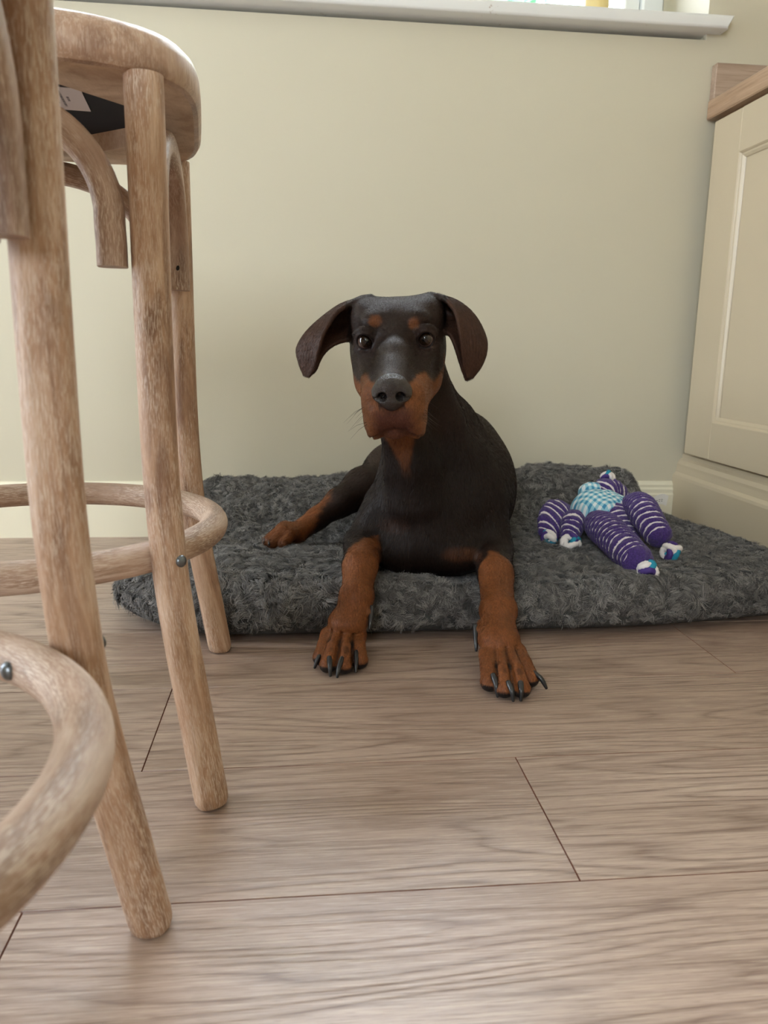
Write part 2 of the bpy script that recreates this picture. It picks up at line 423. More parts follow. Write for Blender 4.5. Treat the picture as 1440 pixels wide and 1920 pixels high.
# plinth board, moulded
pp = [(CX, 0), (.839, 0), (.839, .128), (.8405, .134), (.846, .140), (.8475, .152), (.8475, .158), (.852, .166), (.858, .171), (.859, .179), (CX, .181)]
V = [(x, y, z) for y in (.42, 1.694) for (x, z) in pp]; n = len(pp)
F = [(i, n+i, n+i+1, i+1) for i in range(n-1)]+[tuple(range(n)), tuple(range(n, 2*n))[::-1]]
mesh('plinth', V, F, M['cab'], cab, smooth=False)
def door(y1, y0):
    b = MB(); st = .106; z0, z1 = .186, .862; x0 = CX-.021; x1 = CX-.0005
    b.box(x0, x1, y1-st, y1, z0, z1, .002); b.box(x0, x1, y0, y0+st, z0, z1, .002)
    b.box(x0, x1, y0+st, y1-st, z0, .262, .0012); b.box(x0, x1, y0+st, y1-st, .782, z1, .0012)
    b.box(x0+.010, x1, y0+st-.002, y1-st+.002, .258, .786)
    d = b.build('door', M['cab'], cab)
    # ogee moulding round the recessed panel
    mp_ = [(x0+.0095, .0155), (x0+.0075, .0145), (x0+.0045, .010), (x0+.004, .007), (x0+.0015, .0055), (x0-.0005, .0035), (x0-.0005, 0)]
    V = []; F = []
    ya, yb, za, zb_ = y1-st+.003, y0+st-.003, .259, .785
    cor = [(ya, za, -1, 1), (ya, zb_, -1, -1), (yb, zb_, 1, -1), (yb, za, 1, 1)]
    for (y, z, sy, sz) in cor:
        for (x, dd) in mp_: V.append((x, y+sy*dd, z+sz*dd))
    n = len(mp_)
    for c in range(4):
        e = (c+1) % 4
        for i in range(n-1): F.append((c*n+i, c*n+i+1, e*n+i+1, e*n+i))
    mesh('panel_moulding', V, F, M['cab'], d, smooth=False)
door(1.655, 1.06); door(1.056, .46)
M['worktop'] = None
def wt():
    m = Mat('oak_worktop', .4); c = m.coord('Object', (34, 3, 60)); a = m.noise(c, 1, 4, .6, .4)
    f = m.noise(m.coord('Object', (300, 14, 300)), 1, 3, .6)
    cc = m.ramp(a, [(.3, s2l((150, 118, 92))), (.7, s2l((186, 158, 132)))])
    cc = m.mix(m.ramp(f, [(.3, G(.4)), (.5, G(0))]), cc, s2l((120, 92, 72))); m.col(cc); return m.m
M['worktop'] = wt()
def wt2():
    m = Mat('oak_upstand', .4); c = m.coord('Object', (3, 34, 60)); a = m.noise(c, 1, 4, .6, .4)
    f = m.noise(m.coord('Object', (14, 300, 300)), 1, 3, .6)
    cc = m.ramp(a, [(.3, s2l((150, 126, 108))), (.7, s2l((180, 158, 140)))])
    cc = m.mix(m.ramp(f, [(.3, G(.5)), (.5, G(0))]), cc, s2l((120, 98, 82))); m.col(cc); return m.m
wtop = empty('worktop', (1.15, 1.2, .87), 'oak effect kitchen worktop lying on the cream base cabinet', 'worktop')
b = MB(); b.box(.8405, 1.458, .40, 1.693, .8735, .911, .0025); b.build('worktop_slab', M['worktop'], wtop)
b = MB(); b.box(.8435, 1.458, 1.674, 1.694, .9115, .978, .0012); tag(b.build('upstand', wt2(), wtop))


# ---------------------------------------------------------------- bar stools
def rect_section(a, b_, r, n=4):
    out = []
    for (cx, cy, a0) in ((a-r, b_-r, 0), (-(a-r), b_-r, 90), (-(a-r), -(b_-r), 180), (a-r, -(b_-r), 270)):
        for i in range(n+1):
            t = radians(a0+90*i/n); out.append((cx+r*cos(t), cy+r*sin(t)))
    return out
def make_stool(c, leg_r, az, ring_c, ring_r, label, seed, so=(0, 0), ex=4.3, off=0., e=.0295, hw_=.188, zb=.462):
    cx, cy = c
    st = empty('bar_stool', (cx, cy, 0), label, 'stool', 'limed oak bar stools on the left')
    ZS = .604                                   # underside of the seat
    tops = []
    rleg = .0152
    for k, a in enumerate(az):
        a = radians(a); R = leg_r[k]; d = np.array([cos(a), sin(a)])
        # straight above, curving outwards to the foot
        prof = [(ZS+.001, R), (.50, R), (.40, R), (.32, R+.001), (.26, R+.004), (.20, R+.010), (.14, R+.021), (.08, R+.034), (.04, R+.0425), (.0015, R+.051)]
        P = catmull([(cx+d[0]*r, cy+d[1]*r, z) for z, r in prof], 6)
        rr = np.full(len(P), rleg); rr[-1] = rleg*.86; rr[-2] = rleg*.97
        V, F, UV = sweep(P, rr, 26, cap='flat')
        V[:, 2] = np.maximum(V[:, 2], .0008)
        UV[:, 0] += k*.31+seed
        mesh('leg', V, F, M['stool'], st, uv=UV, auto=50)
        tops.append(np.array([cx+d[0]*R, cy+d[1]*R]))
    # foot ring
    t = np.linspace(pi, 3*pi, 128, endpoint=False)
    P = np.c_[ring_c[0]+ring_r*np.cos(t), ring_c[1]+ring_r*np.sin(t), np.full(128, .22)]
    V, F, UV = sweep(P, .0137, 22, closed=True)
    ring = mesh('foot_ring', V, F, M['ring%d' % (seed > 3)], st, uv=UV)
    for k, a in enumerate(az):
        a = radians(a); R = leg_r[k]+.0075; d = np.array([cos(a), sin(a)])
        b = MB(); p = np.array([cx+d[0]*(R+rleg-.001), cy+d[1]*(R+rleg-.001), .221])
        dome(b, p, (d[0], d[1], .1), .0056, .0042)
        b.build('bolt_head', M['steel'], st, smooth=True)
        b = MB(); p = np.array([ring_c[0]+d[0]*(ring_r-.0130), ring_c[1]+d[1]*(ring_r-.0130), .221])
        dome(b, p, (-d[0], -d[1], .0), .0056, .0042)
        b.build('bolt_head', M['steel'], ring, smooth=True)
    # bent arches under the seat, between neighbouring legs
    for k in range(4):
        A, B = tops[k], tops[(k+1) % 4]
        u = (B-A); L = np.linalg.norm(u); u /= L; mid = (A+B)/2; nrm = norm(np.array([cx, cy])-mid)
        h = L/2
        pts = [(e, zb), (e, (zb+.495)/2), (e+.0005, .495)]
        n = 18
        for i in range(1, n):
            th = pi/2*i/n; q = 2/2.25
            pts.append((h-(h-e)*cos(th)**q, .495+.0905*sin(th)**q))
        pts.append((h, .5855)); full = pts+[(L-x, z) for x, z in pts[:-1][::-1]]
        P = [(A[0]+u[0]*x+nrm[0]*off, A[1]+u[1]*x+nrm[1]*off, z) for x, z in full]
        P = np.array(P)
        V, F, UV = sweep(P, 1., section=rect_section(.0130, .0115, .0075), cap='flat', up=(nrm[0], nrm[1], 0), fixed=True)
        UV[:, 0] = UV[:, 0]+k*.4+seed
        ar = mesh('bent_brace', V, F, M['brace'], st, uv=UV, auto=50)
        for (x, z, s) in ((e+.01155, .486, 1), (L-e-.01155, .486, -1)):
            p = np.array([A[0]+u[0]*x+nrm[0]*off, A[1]+u[1]*x+nrm[1]*off, z]); b = MB()
            dome(b, p, (u[0]*s, u[1]*s, 0), .0034, .0003); b.build('screw_hole', M['hole'], ar, smooth=True)
    # seat: rounded square board with a soft upper edge and an open underside
    base = (az[0]+az[1])/2.
    K = 96
    def outline(half, ex):
        out = []
        for i in range(K):
            t = 2*pi*i/K; cs, sn = cos(t), sin(t)
            r = half/((abs(cs)**ex+abs(sn)**ex)**(1/ex)); b0 = radians(base)
            out.append((cx+so[0]+r*cos(t+b0), cy+so[1]+r*sin(t+b0)))
        return np.array(out)
    def octo(half, cut):
        out = []
        for i in range(K):
            t = 2*pi*i/K; cs, sn = abs(cos(t)), abs(sin(t))
            r = min(half/max(cs, sn), cut/(cs+sn)); b0 = radians(base)
            out.append((cx+so[0]+r*cos(t+b0), cy+so[1]+r*sin(t+b0)))
        return np.array(out)
    oh, oc = .121, .190
    q = .86
    loops = [(octo(oh-.002, oc-.004), ZS+.020), (octo(oh, oc), ZS), (outline(hw_*0.9628, ex), ZS), (outline(hw_*0.9867, ex), ZS+q*.0015), (outline(hw_*1.0000, ex), ZS+q*.006),
             (outline(hw_*1.0027, ex), ZS+q*.015), (outline(hw_*1.0000, ex), ZS+q*.026), (outline(hw_*0.9894, ex), ZS+q*.033), (outline(hw_*0.9628, ex*.95), ZS+q*.040), (outline(hw_*0.9202, ex*.9), ZS+q*.0445), (outline(.160, ex*.85), ZS+q*.0475),
             (outline(.14, 3.), ZS+q*.048), (outline(.10, 2.5), ZS+q*.045), (outline(.05, 2), ZS+q*.043), (outline(.004, 2), ZS+q*.0425)]
    V = []; F = []; UV = []
    for j, (o, z) in enumerate(loops):
        for i in range(K): V.append((o[i, 0], o[i, 1], z))
    for j in range(len(loops)-1):
        for i in range(K): F.append((j*K+i, j*K+(i+1) % K, (j+1)*K+(i+1) % K, (j+1)*K+i))
    F = [f[::-1] for f in F]
    n0 = (len(loops)-1)*K; F.append(tuple(n0+i for i in range(K)))
    F.append(tuple(range(K))[::-1])
    mi = [1 if j < 2 else 0 for j in range(len(loops)-1) for i in range(K)]+[0, 1]
    seat = mesh('seat', V, [f for f in F], [M['seatwood'], M['rawply']], st, smooth=True, midx=mi, auto=35)
    import bmesh
    bm = bmesh.new(); bm.from_mesh(seat.data); bmesh.ops.recalc_face_normals(bm, faces=bm.faces); bm.to_mesh(seat.data); bm.free()
    # black lining in the opening and its label
    o = octo(oh-.0005, oc-.002); z = ZS+.0178
    V = [(p[0], p[1], z) for p in o]+[(p[0], p[1], z+.0015) for p in o]
    F = [tuple(range(K))[::-1], tuple(range(K, 2*K))]+[(i, (i+1) % K, K+(i+1) % K, K+i) for i in range(K)]
    lin = mesh('underside_lining', V, F, M['black_fabric'], seat, smooth=False)
    b0 = radians(base); ux, uy = cos(b0), sin(b0)
    def L2(x, y, zz): return (cx+ux*x-uy*y, cy+uy*x+ux*y, zz)
    zz = z-.0006
    x0, x1, y0, y1 = -.030, .082, -.034, .038
    V = [L2(x, y, q) for q in (zz, zz+.0004) for (x, y) in ((x0, y0), (x1, y0), (x1, y1), (x0, y1))]
    lab = mesh('care_label', V, [(3, 2, 1, 0), (4, 5, 6, 7), (0, 1, 5, 4), (1, 2, 6, 5), (2, 3, 7, 6), (3, 0, 4, 7)], Mat('label_paper', .6, s2l((214, 208, 212))).m, seat, smooth=False)
    b = MB(); rg = np.random.RandomState(3)
    for i in range(9):
        x = x1-.016-i*.0052; w = rg.uniform(.6, 1)*.052
        if i in (0,): w = .014
        ya = -w/2
        while ya < w/2:
            wl_ = rg.uniform(.002, .006)
            q = [L2(xx, yy, zz-.00015) for (xx, yy) in ((x, ya), (x+.0022, ya), (x+.0022, min(ya+wl_, w/2)), (x, min(ya+wl_, w/2)))]
            b.add(q, [(3, 2, 1, 0)]); ya += wl_+.0012
    b.build('label_print', Mat('grey_ink', .7, s2l((120, 116, 124))).m, lab)
    # screw sockets in the rim of the opening
    for sg in (-1, 1):
        b = MB(); dome(b, L2(.030+so[0], sg*(oh-.0012)+so[1], ZS+.009), (uy*sg, -ux*sg, 0), .0034, .0003); b.build('screw_hole', M['hole'], seat, smooth=True)
    return st
M['ring0'] = wood_mat('limed_oak_ring', s2l((168, 138, 117)), s2l((136, 108, 89)), s2l((204, 182, 164)), 7.7, lime=.75)
M['ring1'] = M['ring0']
M['brace'] = wood_mat('limed_oak_brace', s2l((152, 122, 103)), s2l((120, 92, 75)), s2l((178, 152, 133)), 9.3, lime=.6)
make_stool((-.276, .808), [.2015, .2225, .20, .20], [-38.5, 51.7, 141.5, 231.5], (-.276, .808), .188, 'limed oak bar stool beside the dog bed, with its rounded seat in view', 1.0, (.001, .013), hw_=.183, off=.0)
make_stool((-.280, .313), [.2065, .2065, .2065, .2065], [-43., 47., 137, 227], (-.280, .313), .184, 'limed oak bar stool nearest the camera, only one leg and foot ring in view', 5.0, off=.010, zb=.454)

# ---------------------------------------------------------------- dog bed
def sstep(x, a, b):
    t = np.clip((x-a)/(b-a), 0, 1); return t*t*(3-2*t)
def bed_top(x, y):
    z = .078+0*x
    z = z+.058*sstep(y, 1.38, 1.60)*(1-sstep(x, .10, .30))
    z = z+.083*sstep(y, 1.41, 1.56)*sstep(x, .30, .50)*(1-sstep(x, .665, .725))
    z = z+.030*sstep(y, 1.35, 1.6)*np.exp(-((x-.24)/.12)**2)
    z = z-.016*np.exp(-((x-.02)/.16)**2-((y-1.36)/.07)**2)
    z = z+.012*np.exp(-((x+.06)/.14)**2-((y-1.15)/.10)**2)
    z = z-.012*np.exp(-((x-.20)/.13)**2-((y-1.24)/.16)**2)
    z = z-.009*np.exp(-((x-.36)/.08)**2-((y-1.08)/.09)**2)
    z = z-.010*sstep(x, .55, .85)
    fp = np.sqrt(((x-.245)/.115)**2+((y-1.36)/.27)**2); z = z-(z-.060)*(1-sstep(fp, .80, 1.15))
    z = z+.010*np.exp(-((x-.175)/.05)**2-((y-1.07)/.04)**2)
    z = z-.012*np.exp(-((x+.02+(y-1.2)*.5)/.022)**2)*np.exp(-((y-1.30)/.10)**2)
    z = z-.010*np.exp(-((y-1.44-(x+.1)*.25)/.018)**2)*(1-sstep(x, .1, .2))
    z = z-.010*np.exp(-((x-.30)/.03)**2-((y-1.10)/.08)**2)
    z = z+.004*np.sin(x*61+2*np.sin(y*40))*np.sin(y*66+1.5*np.sin(x*47))*.6
    z = z+.0035*np.sin(x*23+y*9)*np.cos(y*21-x*6)
    return z
def bed_outline(u, v):
    """u,v in [-1,1] -> plan position"""
    x = np.where(u > 0, .245+u*.590, .245+u*.535)
    x = x-.055*np.maximum(v, 0)*np.maximum(u, 0)+.035*(v+1)*np.maximum(-u, 0)
    yf = 1.043+.042*sstep(u, .30, 1.)+.060*sstep(-u, .66, 1.)
    yb = 1.672-.02*np.abs(u)**4
    y = yf+(yb-yf)*(v+1)/2
    return x, y
def squircle(a, b, k=.90):
    # square -> rounded square
    r = np.maximum(np.abs(a), np.abs(b)); q = np.where(a > 0, 9., 8.)
    L = (np.abs(a)**q+np.abs(b)**q)**(1/q)+1e-9
    f = np.where(r > 0, r/L, 1)
    return a*f, b*f
def bed():
    nu, nv = 300, 200
    def axis(n, rim):                      # finer near the edges, quarter-circle spacing
        t = np.linspace(-1, 1, n); return t
    def warp(t, rr):
        # equal arc spacing in the rim region
        s = np.sign(t); a = np.abs(t); lim = 1-1.25*rr
        th = np.clip((a-lim)/(1-lim), 0, 1)*pi/2
        d = np.where(a < lim, a/lim*(1-rr), 1-rr+rr*np.sin(th))
        return s*d, np.where(a < lim, 1., np.cos(th))
    U, Vv = np.meshgrid(np.linspace(-1, 1, nu), np.linspace(-1, 1, nv), indexing='ij')
    a, ca = warp(U, .085); b, cb = warp(Vv, .125)
    prof = 1-((1-ca)**3.+(1-cb)**3.)**(1/3.)
    prof = np.clip(prof, 0, 1)
    prof = prof
    sa, sb = squircle(a, b)
    X, Y = bed_outline(sa, sb)
    zm = .034
    zt = bed_top(X, Y)
    hb = zm-.0035
    Zt = zm+(zt-zm)*prof**.85
    Zb = zm-hb*prof**.8
    # left front corner lifts slightly off the floor
    lift = .010*sstep(-sa, .80, 1.)*(1-sstep(sb, -.6, 0.2))
    Zb = Zb+lift
    top = np.stack([X, Y, Zt], -1); bot = np.stack([X, Y, Zb], -1)
    V = np.vstack([top.reshape(-1, 3), bot.reshape(-1, 3)])
    I = np.arange(nu*nv).reshape(nu, nv)
    q = lambda J: np.stack([J[:-1, :-1], J[1:, :-1], J[1:, 1:], J[:-1, 1:]], -1).reshape(-1, 4)
    Ft = q(I); Fb = q(I+nu*nv)[:, ::-1]
    # rim stitching
    rim = np.concatenate([I[:, 0], I[-1, 1:], I[-2::-1, -1], I[0, -2:0:-1]])
    r2 = np.roll(rim, -1)
    Fr = np.stack([rim, rim+nu*nv, r2+nu*nv, r2], -1)
    F = np.vstack([Ft, Fb, Fr])
    m = Mat('charcoal_plush', .95, s2l((66, 66, 64)))
    o = m.coord('Object'); nn = m.noise(o, 60, 4, .6)
    m.col(m.ramp(nn, [(.3, s2l((44, 44, 44))), (.7, s2l((74, 74, 72)))])); m.bump(nn, .8, .006)
    bd = empty('dog_bed', (.27, 1.36, 0), 'large charcoal grey plush dog bed lying on the floor against the wall', 'dog bed')
    mb = mesh('cushion', V, F, m.m, bd)
    # ---- fleece pile: clumped curly tufts
    rng = np.random.RandomState(11)
    Nst = PILE
    A, B_, C_ = V[F[:, 0]], V[F[:, 1]], V[F[:, 2]]
    D_ = V[F[:, 3]]
    cen = (A+B_+C_+D_)/4
    nrm = np.cross(C_-A, D_-B_); ar = np.linalg.norm(nrm, axis=1)/2; nrm /= (2*ar[:, None]+1e-12)
    w = ar.copy()
    w[(nrm[:, 2] < -.55)] = 0
    w[cen[:, 2] < .006] = 0
    w[(cen[:, 1] > 1.655)] = 0
    w[(cen[:, 0] > .82)] = 0
    dens = np.where(cen[:, 1] < 1.3, 1.25, .7)
    w *= dens
    cdf = np.cumsum(w); cdf /= cdf[-1]
    fi = np.searchsorted(cdf, rng.rand(Nst))
    s, t = rng.rand(Nst, 1), rng.rand(Nst, 1)
    P = (A[fi]*(1-s)+B_[fi]*s)*(1-t)+(D_[fi]*(1-s)+C_[fi]*s)*t
    N = nrm[fi]
    def h3(ix, k):
        v = np.sin(ix[:, 0]*12.9898+ix[:, 1]*78.233+ix[:, 2]*37.719+k*4.137)*43758.5453
        return v-np.floor(v)
    # clumps: nearest of jittered cell centres
    cs = .0085
    base = np.floor(P/cs); best = np.full(Nst, 1e9); cc = np.zeros((Nst, 3)); cid = np.zeros((Nst, 3))
    for dx in (-1, 0, 1):
        for dy in (-1, 0, 1):
            for dz in (-1, 0, 1):
                q_ = base+[dx, dy, dz]; ct = (q_+np.stack([h3(q_, 1), h3(q_, 2), h3(q_, 3)], -1))*cs
                d = ((ct-P)**2).sum(1); k = d < best
                best[k] = d[k]; cc[k] = ct[k]; cid[k] = q_[k]
    rdir = np.stack([h3(cid, 5), h3(cid, 6), h3(cid, 7)], -1)*2-1
    # broad swirling rosettes
    ang = 6*np.sin(P[:, 0]*31+1.3*np.sin(P[:, 1]*27))+5*np.sin(P[:, 1]*36+2*np.sin(P[:, 0]*22+P[:, 2]*40))
    sw = np.stack([np.cos(ang), np.sin(ang), .3*np.sin(ang*.7)], -1)
    tang = rdir*.8+sw*.8; tang -= N*(tang*N).sum(1)[:, None]; tang /= np.linalg.norm(tang, axis=1)[:, None]+1e-9
    far = np.where(P[:, 1:2] > 1.38, .8, 1.)
    Ln = (.0085+.0065*rng.rand(Nst, 1))*far
    Ln *= (.7+.6*h3(cid, 9)[:, None])
    under = (N[:, 2:3] < -.1); Ln = np.where(under, Ln*.6, Ln)
    low = P[:, 2:3] < .02; Ln = np.where(low, np.minimum(Ln, .007), Ln)
    sd = np.cross(N, tang)
    cur = (rng.rand(Nst, 1)-.5)*1.2+(h3(cid, 12)[:, None]-.5)*2.4
    pts = []
    pull = (cc-P); pull -= N*(pull*N).sum(1)[:, None]
    K = 7
    ph0 = rng.rand(Nst, 1)*6.28; amp = .0009+.0012*rng.rand(Nst, 1); frq = 6+4*h3(cid, 18)[:, None]
    for i in range(K):
        f = i/(K-1)
        bend = f**1.5
        p = P-N*.001+N*Ln*(.56*f-.26*f*f)+tang*Ln*(.9*f*f+.15*f)+sd*Ln*cur*.40*(f*f)+pull*(.28*f)+(sd*np.sin(f*frq+h3(cid, 19)[:, None]*6+ph0*.25)+N*np.cos(f*frq+ph0*.25)*.7)*amp*min(1, f*2.5)
        pts.append(p)
    pts = np.stack(pts, 1)
    wid = (.00032+.00032*rng.rand(Nst, 1))
    side = np.cross(N, tang)+.7*(rng.rand(Nst, 3)-.5); side /= np.linalg.norm(side, axis=1)[:, None]
    Vs = np.zeros((Nst, K, 2, 3), np.float32)
    for i in range(K):
        wv = wid*(1-.6*(i/(K-1))**2)
        Vs[:, i, 0] = pts[:, i]-side*wv; Vs[:, i, 1] = pts[:, i]+side*wv
    Vs = Vs.reshape(-1, 3); Vs[:, 2] = np.maximum(Vs[:, 2], .0012)
    bidx = (np.arange(Nst)*K*2)[:, None]
    Fs = np.concatenate([bidx+np.array([[2*i, 2*i+1, 2*i+3, 2*i+2]]) for i in range(K-1)], 0)
    col = np.repeat(np.stack([rng.rand(Nst), h3(cid, 15), np.linspace(0, 0, Nst)], -1), K*2, 0)
    col[:, 2] = np.tile(np.repeat(np.arange(K)/(K-1), 2), Nst)
    pm = Mat('fleece_fibres', .75)
    at = pm.n('ShaderNodeAttribute', attribute_name='strand').outputs['Color']
    sp_ = pm.n('ShaderNodeSeparateColor'); pm.t.links.new(at, sp_.inputs[0])
    f1 = pm.math('ADD', pm.math('MULTIPLY', sp_.outputs[0], .45), pm.math('MULTIPLY', sp_.outputs[1], .55))
    cc_ = pm.ramp(f1, [(.15, s2l(PILE_D)), (.5, s2l(PILE_M)), (.9, s2l(PILE_L))])
    pm.col(cc_); pm.p.inputs['Sheen Weight'].default_value = .25; pm.p.inputs['Sheen Roughness'].default_value = .5
    pm.p.inputs['Specular IOR Level'].default_value = .25
    po = mesh('fleece_pile', Vs, Fs, pm.m, bd, smooth=True, colors={'strand': col})
    po['kind'] = 'stuff'
PILE = 270000
PILE_D, PILE_M, PILE_L = (58, 56, 54), (97, 94, 92), (142, 139, 136)
bed()

# ---------------------------------------------------------------- signed distance modelling
class Field:
    def __init__(s, xs, ys, zs):
        s.x, s.y, s.z = [np.asarray(a, np.float32) for a in (xs, ys, zs)]
        s.f = np.full((len(s.x), len(s.y), len(s.z)), .06, np.float32)
    def box(s, lo, hi):
        sl = []
        for a, l, h in zip((s.x, s.y, s.z), lo, hi):
            i, j = np.searchsorted(a, l), np.searchsorted(a, h); sl.append(slice(max(i-1, 0), min(j+1, len(a))))
        return tuple(sl)
    def pts(s, sl):
        return s.x[sl[0]][:, None, None], s.y[sl[1]][None, :, None], s.z[sl[2]][None, None, :]
    def put(s, lo, hi, fn, k=.01, op='add'):
        m = k+.006
        sl = s.box(np.array(lo)-m, np.array(hi)+m)
        if any(q.stop <= q.start for q in sl): return
        X, Y, Z = s.pts(sl); d = fn(X, Y, Z); a = s.f[sl]
        if op == 'add':
            h = np.maximum(k-np.abs(a-d), 0)/k
            s.f[sl] = np.minimum(a, d)-h*h*h*k/6
        else:
            d = -d; h = np.maximum(k-np.abs(a-d), 0)/k
            s.f[sl] = np.maximum(a, d)+h*h*h*k/6
    def ball(s, c, r, R=None, k=.01, op='add'):
        """ellipsoid, R rows = local axes"""
        c = np.asarray(c, float); r = np.full(3, r, float) if np.isscalar(r) else np.asarray(r, float)
        if R is None: R = np.eye(3)
        ext = np.sqrt(((R.T*r)**2).sum(1))
        def fn(X, Y, Z):
            X, Y, Z = X-c[0], Y-c[1], Z-c[2]
            q = [R[i, 0]*X+R[i, 1]*Y+R[i, 2]*Z for i in range(3)]
            k0 = np.sqrt((q[0]/r[0])**2+(q[1]/r[1])**2+(q[2]/r[2])**2)
            k1 = np.sqrt((q[0]/r[0]**2)**2+(q[1]/r[1]**2)**2+(q[2]/r[2]**2)**2)+1e-9
            return (k0*(k0-1)/k1).astype(np.float32)
        s.put(c-ext, c+ext, fn, k, op)
    def cone(s, a, b, ra, rb, k=.01, op='add', flat=None):
        """tapered capsule; flat=(axis, factor) squashes its section along a direction"""
        a, b = np.asarray(a, float), np.asarray(b, float); d = b-a; L2 = d@d
        lo = np.minimum(a-ra, b-rb); hi = np.maximum(a+ra, b+rb)
        def fn(X, Y, Z):
            px, py, pz = X-a[0], Y-a[1], Z-a[2]
            t = np.clip((px*d[0]+py*d[1]+pz*d[2])/L2, 0, 1)
            ex, ey, ez = px-t*d[0], py-t*d[1], pz-t*d[2]
            if flat is not None:
                ax, fc = flat; e = ex*ax[0]+ey*ax[1]+ez*ax[2]
                q = np.sqrt(ex*ex+ey*ey+ez*ez+e*e*(fc*fc-1))
                g = q
                return (g-(ra+(rb-ra)*t)).astype(np.float32)/np.float32(max(1, fc)**.5)
            return (np.sqrt(ex*ex+ey*ey+ez*ez)-(ra+(rb-ra)*t)).astype(np.float32)
        s.put(lo, hi, fn, k, op)
    def chain(s, pts, rs, k=.01, op='add'):
        for i in range(len(pts)-1): s.cone(pts[i], pts[i+1], rs[i], rs[i+1], k, op)
    def sheet(s, P, th, k=.006, op='add'):
        """thin curved sheet given by dense samples P (n,3), th (n,) half thickness"""
        lo, hi = P.min(0), P.max(0); m = k+.005
        sl = s.box(lo-m, hi+m); X, Y, Z = s.pts(sl); sh = s.f[sl].shape
        Q = np.stack(np.broadcast_arrays(X, Y, Z), -1).reshape(-1, 3).astype(np.float32)
        from mathutils.kdtree import KDTree
        d = np.full(len(Q), .05, np.float32)
        # coarse cull with numpy blocks
        Pf = P.astype(np.float32); thf = th.astype(np.float32)
        Pn = (Pf**2).sum(1)
        for i in range(0, len(Q), 20000):
            q = Q[i:i+20000]; dd = np.sqrt(np.maximum(Pn[None]-2*q@Pf.T+(q**2).sum(1)[:, None], 0))
            d[i:i+20000] = (dd-thf[None]).min(1)
        d = d.reshape(sh); a = s.f[sl]; h = np.maximum(k-np.abs(a-d), 0)/k
        s.f[sl] = np.minimum(a, d)-h*h*h*k/6
    def mesh(s):
        f = s.f; ins = f < 0
        A = ins[:-1, :-1, :-1].astype(np.uint8)
        c = np.zeros(A.shape, np.uint8)
        for i in (0, 1):
            for j in (0, 1):
                for k in (0, 1): c += ins[i:f.shape[0]-1+i, j:f.shape[1]-1+j, k:f.shape[2]-1+k]
        act = (c > 0) & (c < 8)
        idx = np.argwhere(act); n = len(idx)
        vid = np.full(act.shape, -1, np.int32); vid[act] = np.arange(n)
        sumv = np.zeros((n, 3)); cnt = np.zeros(n)
        ax = (s.x, s.y, s.z)
        cor = [(i, j, k) for i in (0, 1) for j in (0, 1) for k in (0, 1)]
        val = {q: f[idx[:, 0]+q[0], idx[:, 1]+q[1], idx[:, 2]+q[2]] for q in cor}
        pos = {q: np.stack([ax[t][idx[:, t]+q[t]] for t in range(3)], 1) for q in cor}
        for q in cor:
            for t in range(3):
                if q[t]: continue
                r = list(q); r[t] = 1; r = tuple(r)
                va, vb = val[q], val[r]; m = (va < 0) != (vb < 0)
                w = np.where(m, va/(va-vb+1e-12), 0)[:, None]
                sumv += np.where(m[:, None], pos[q]*(1-w)+pos[r]*w, 0); cnt += m
        V = sumv/cnt[:, None]
        F = []
        for t in range(3):
            sl0 = [slice(1, -1)]*3; sl0[t] = slice(0, -1); sl1 = list(sl0); sl1[t] = slice(1, None)
            a, b = ins[tuple(sl0)], ins[tuple(sl1)]; e = np.argwhere(a != b)
            if not len(e): continue
            fl = a[tuple(e.T)]
            off = np.ones(3, int); off[t] = 0; e = e+off
            u, v = [(1, 2), (2, 0), (0, 1)][t]
            def g(du, dv):
                q = e.copy(); q[:, u] -= du; q[:, v] -= dv; return vid[q[:, 0], q[:, 1], q[:, 2]]
            Q = np.stack([g(1, 1), g(0, 1), g(0, 0), g(1, 0)], 1)
            Q[~fl] = Q[~fl][:, ::-1]; F.append(Q)
        return V, np.vstack(F)
def smooth_mesh(V, F, it=2, lam=.5):
    E = np.vstack([F[:, [0, 1]], F[:, [1, 2]], F[:, [2, 3]], F[:, [3, 0]]]); n = len(V)
    deg = np.bincount(E[:, 0], minlength=n)+np.bincount(E[:, 1], minlength=n)
    for k in range(it):
        for l in (lam, -lam*1.04):
            S = np.zeros_like(V)
            for c in range(3): S[:, c] = np.bincount(E[:, 0], V[E[:, 1], c], n)+np.bincount(E[:, 1], V[E[:, 0], c], n)
            V = V+l*(S/deg[:, None]-V)
    return V
def axis_pts(segs):
    out = []
    for a, b, h in segs:
        n = max(1, int(round((b-a)/h))); out += list(np.linspace(a, b, n, endpoint=False))
    return np.array(out+[segs[-1][1]])

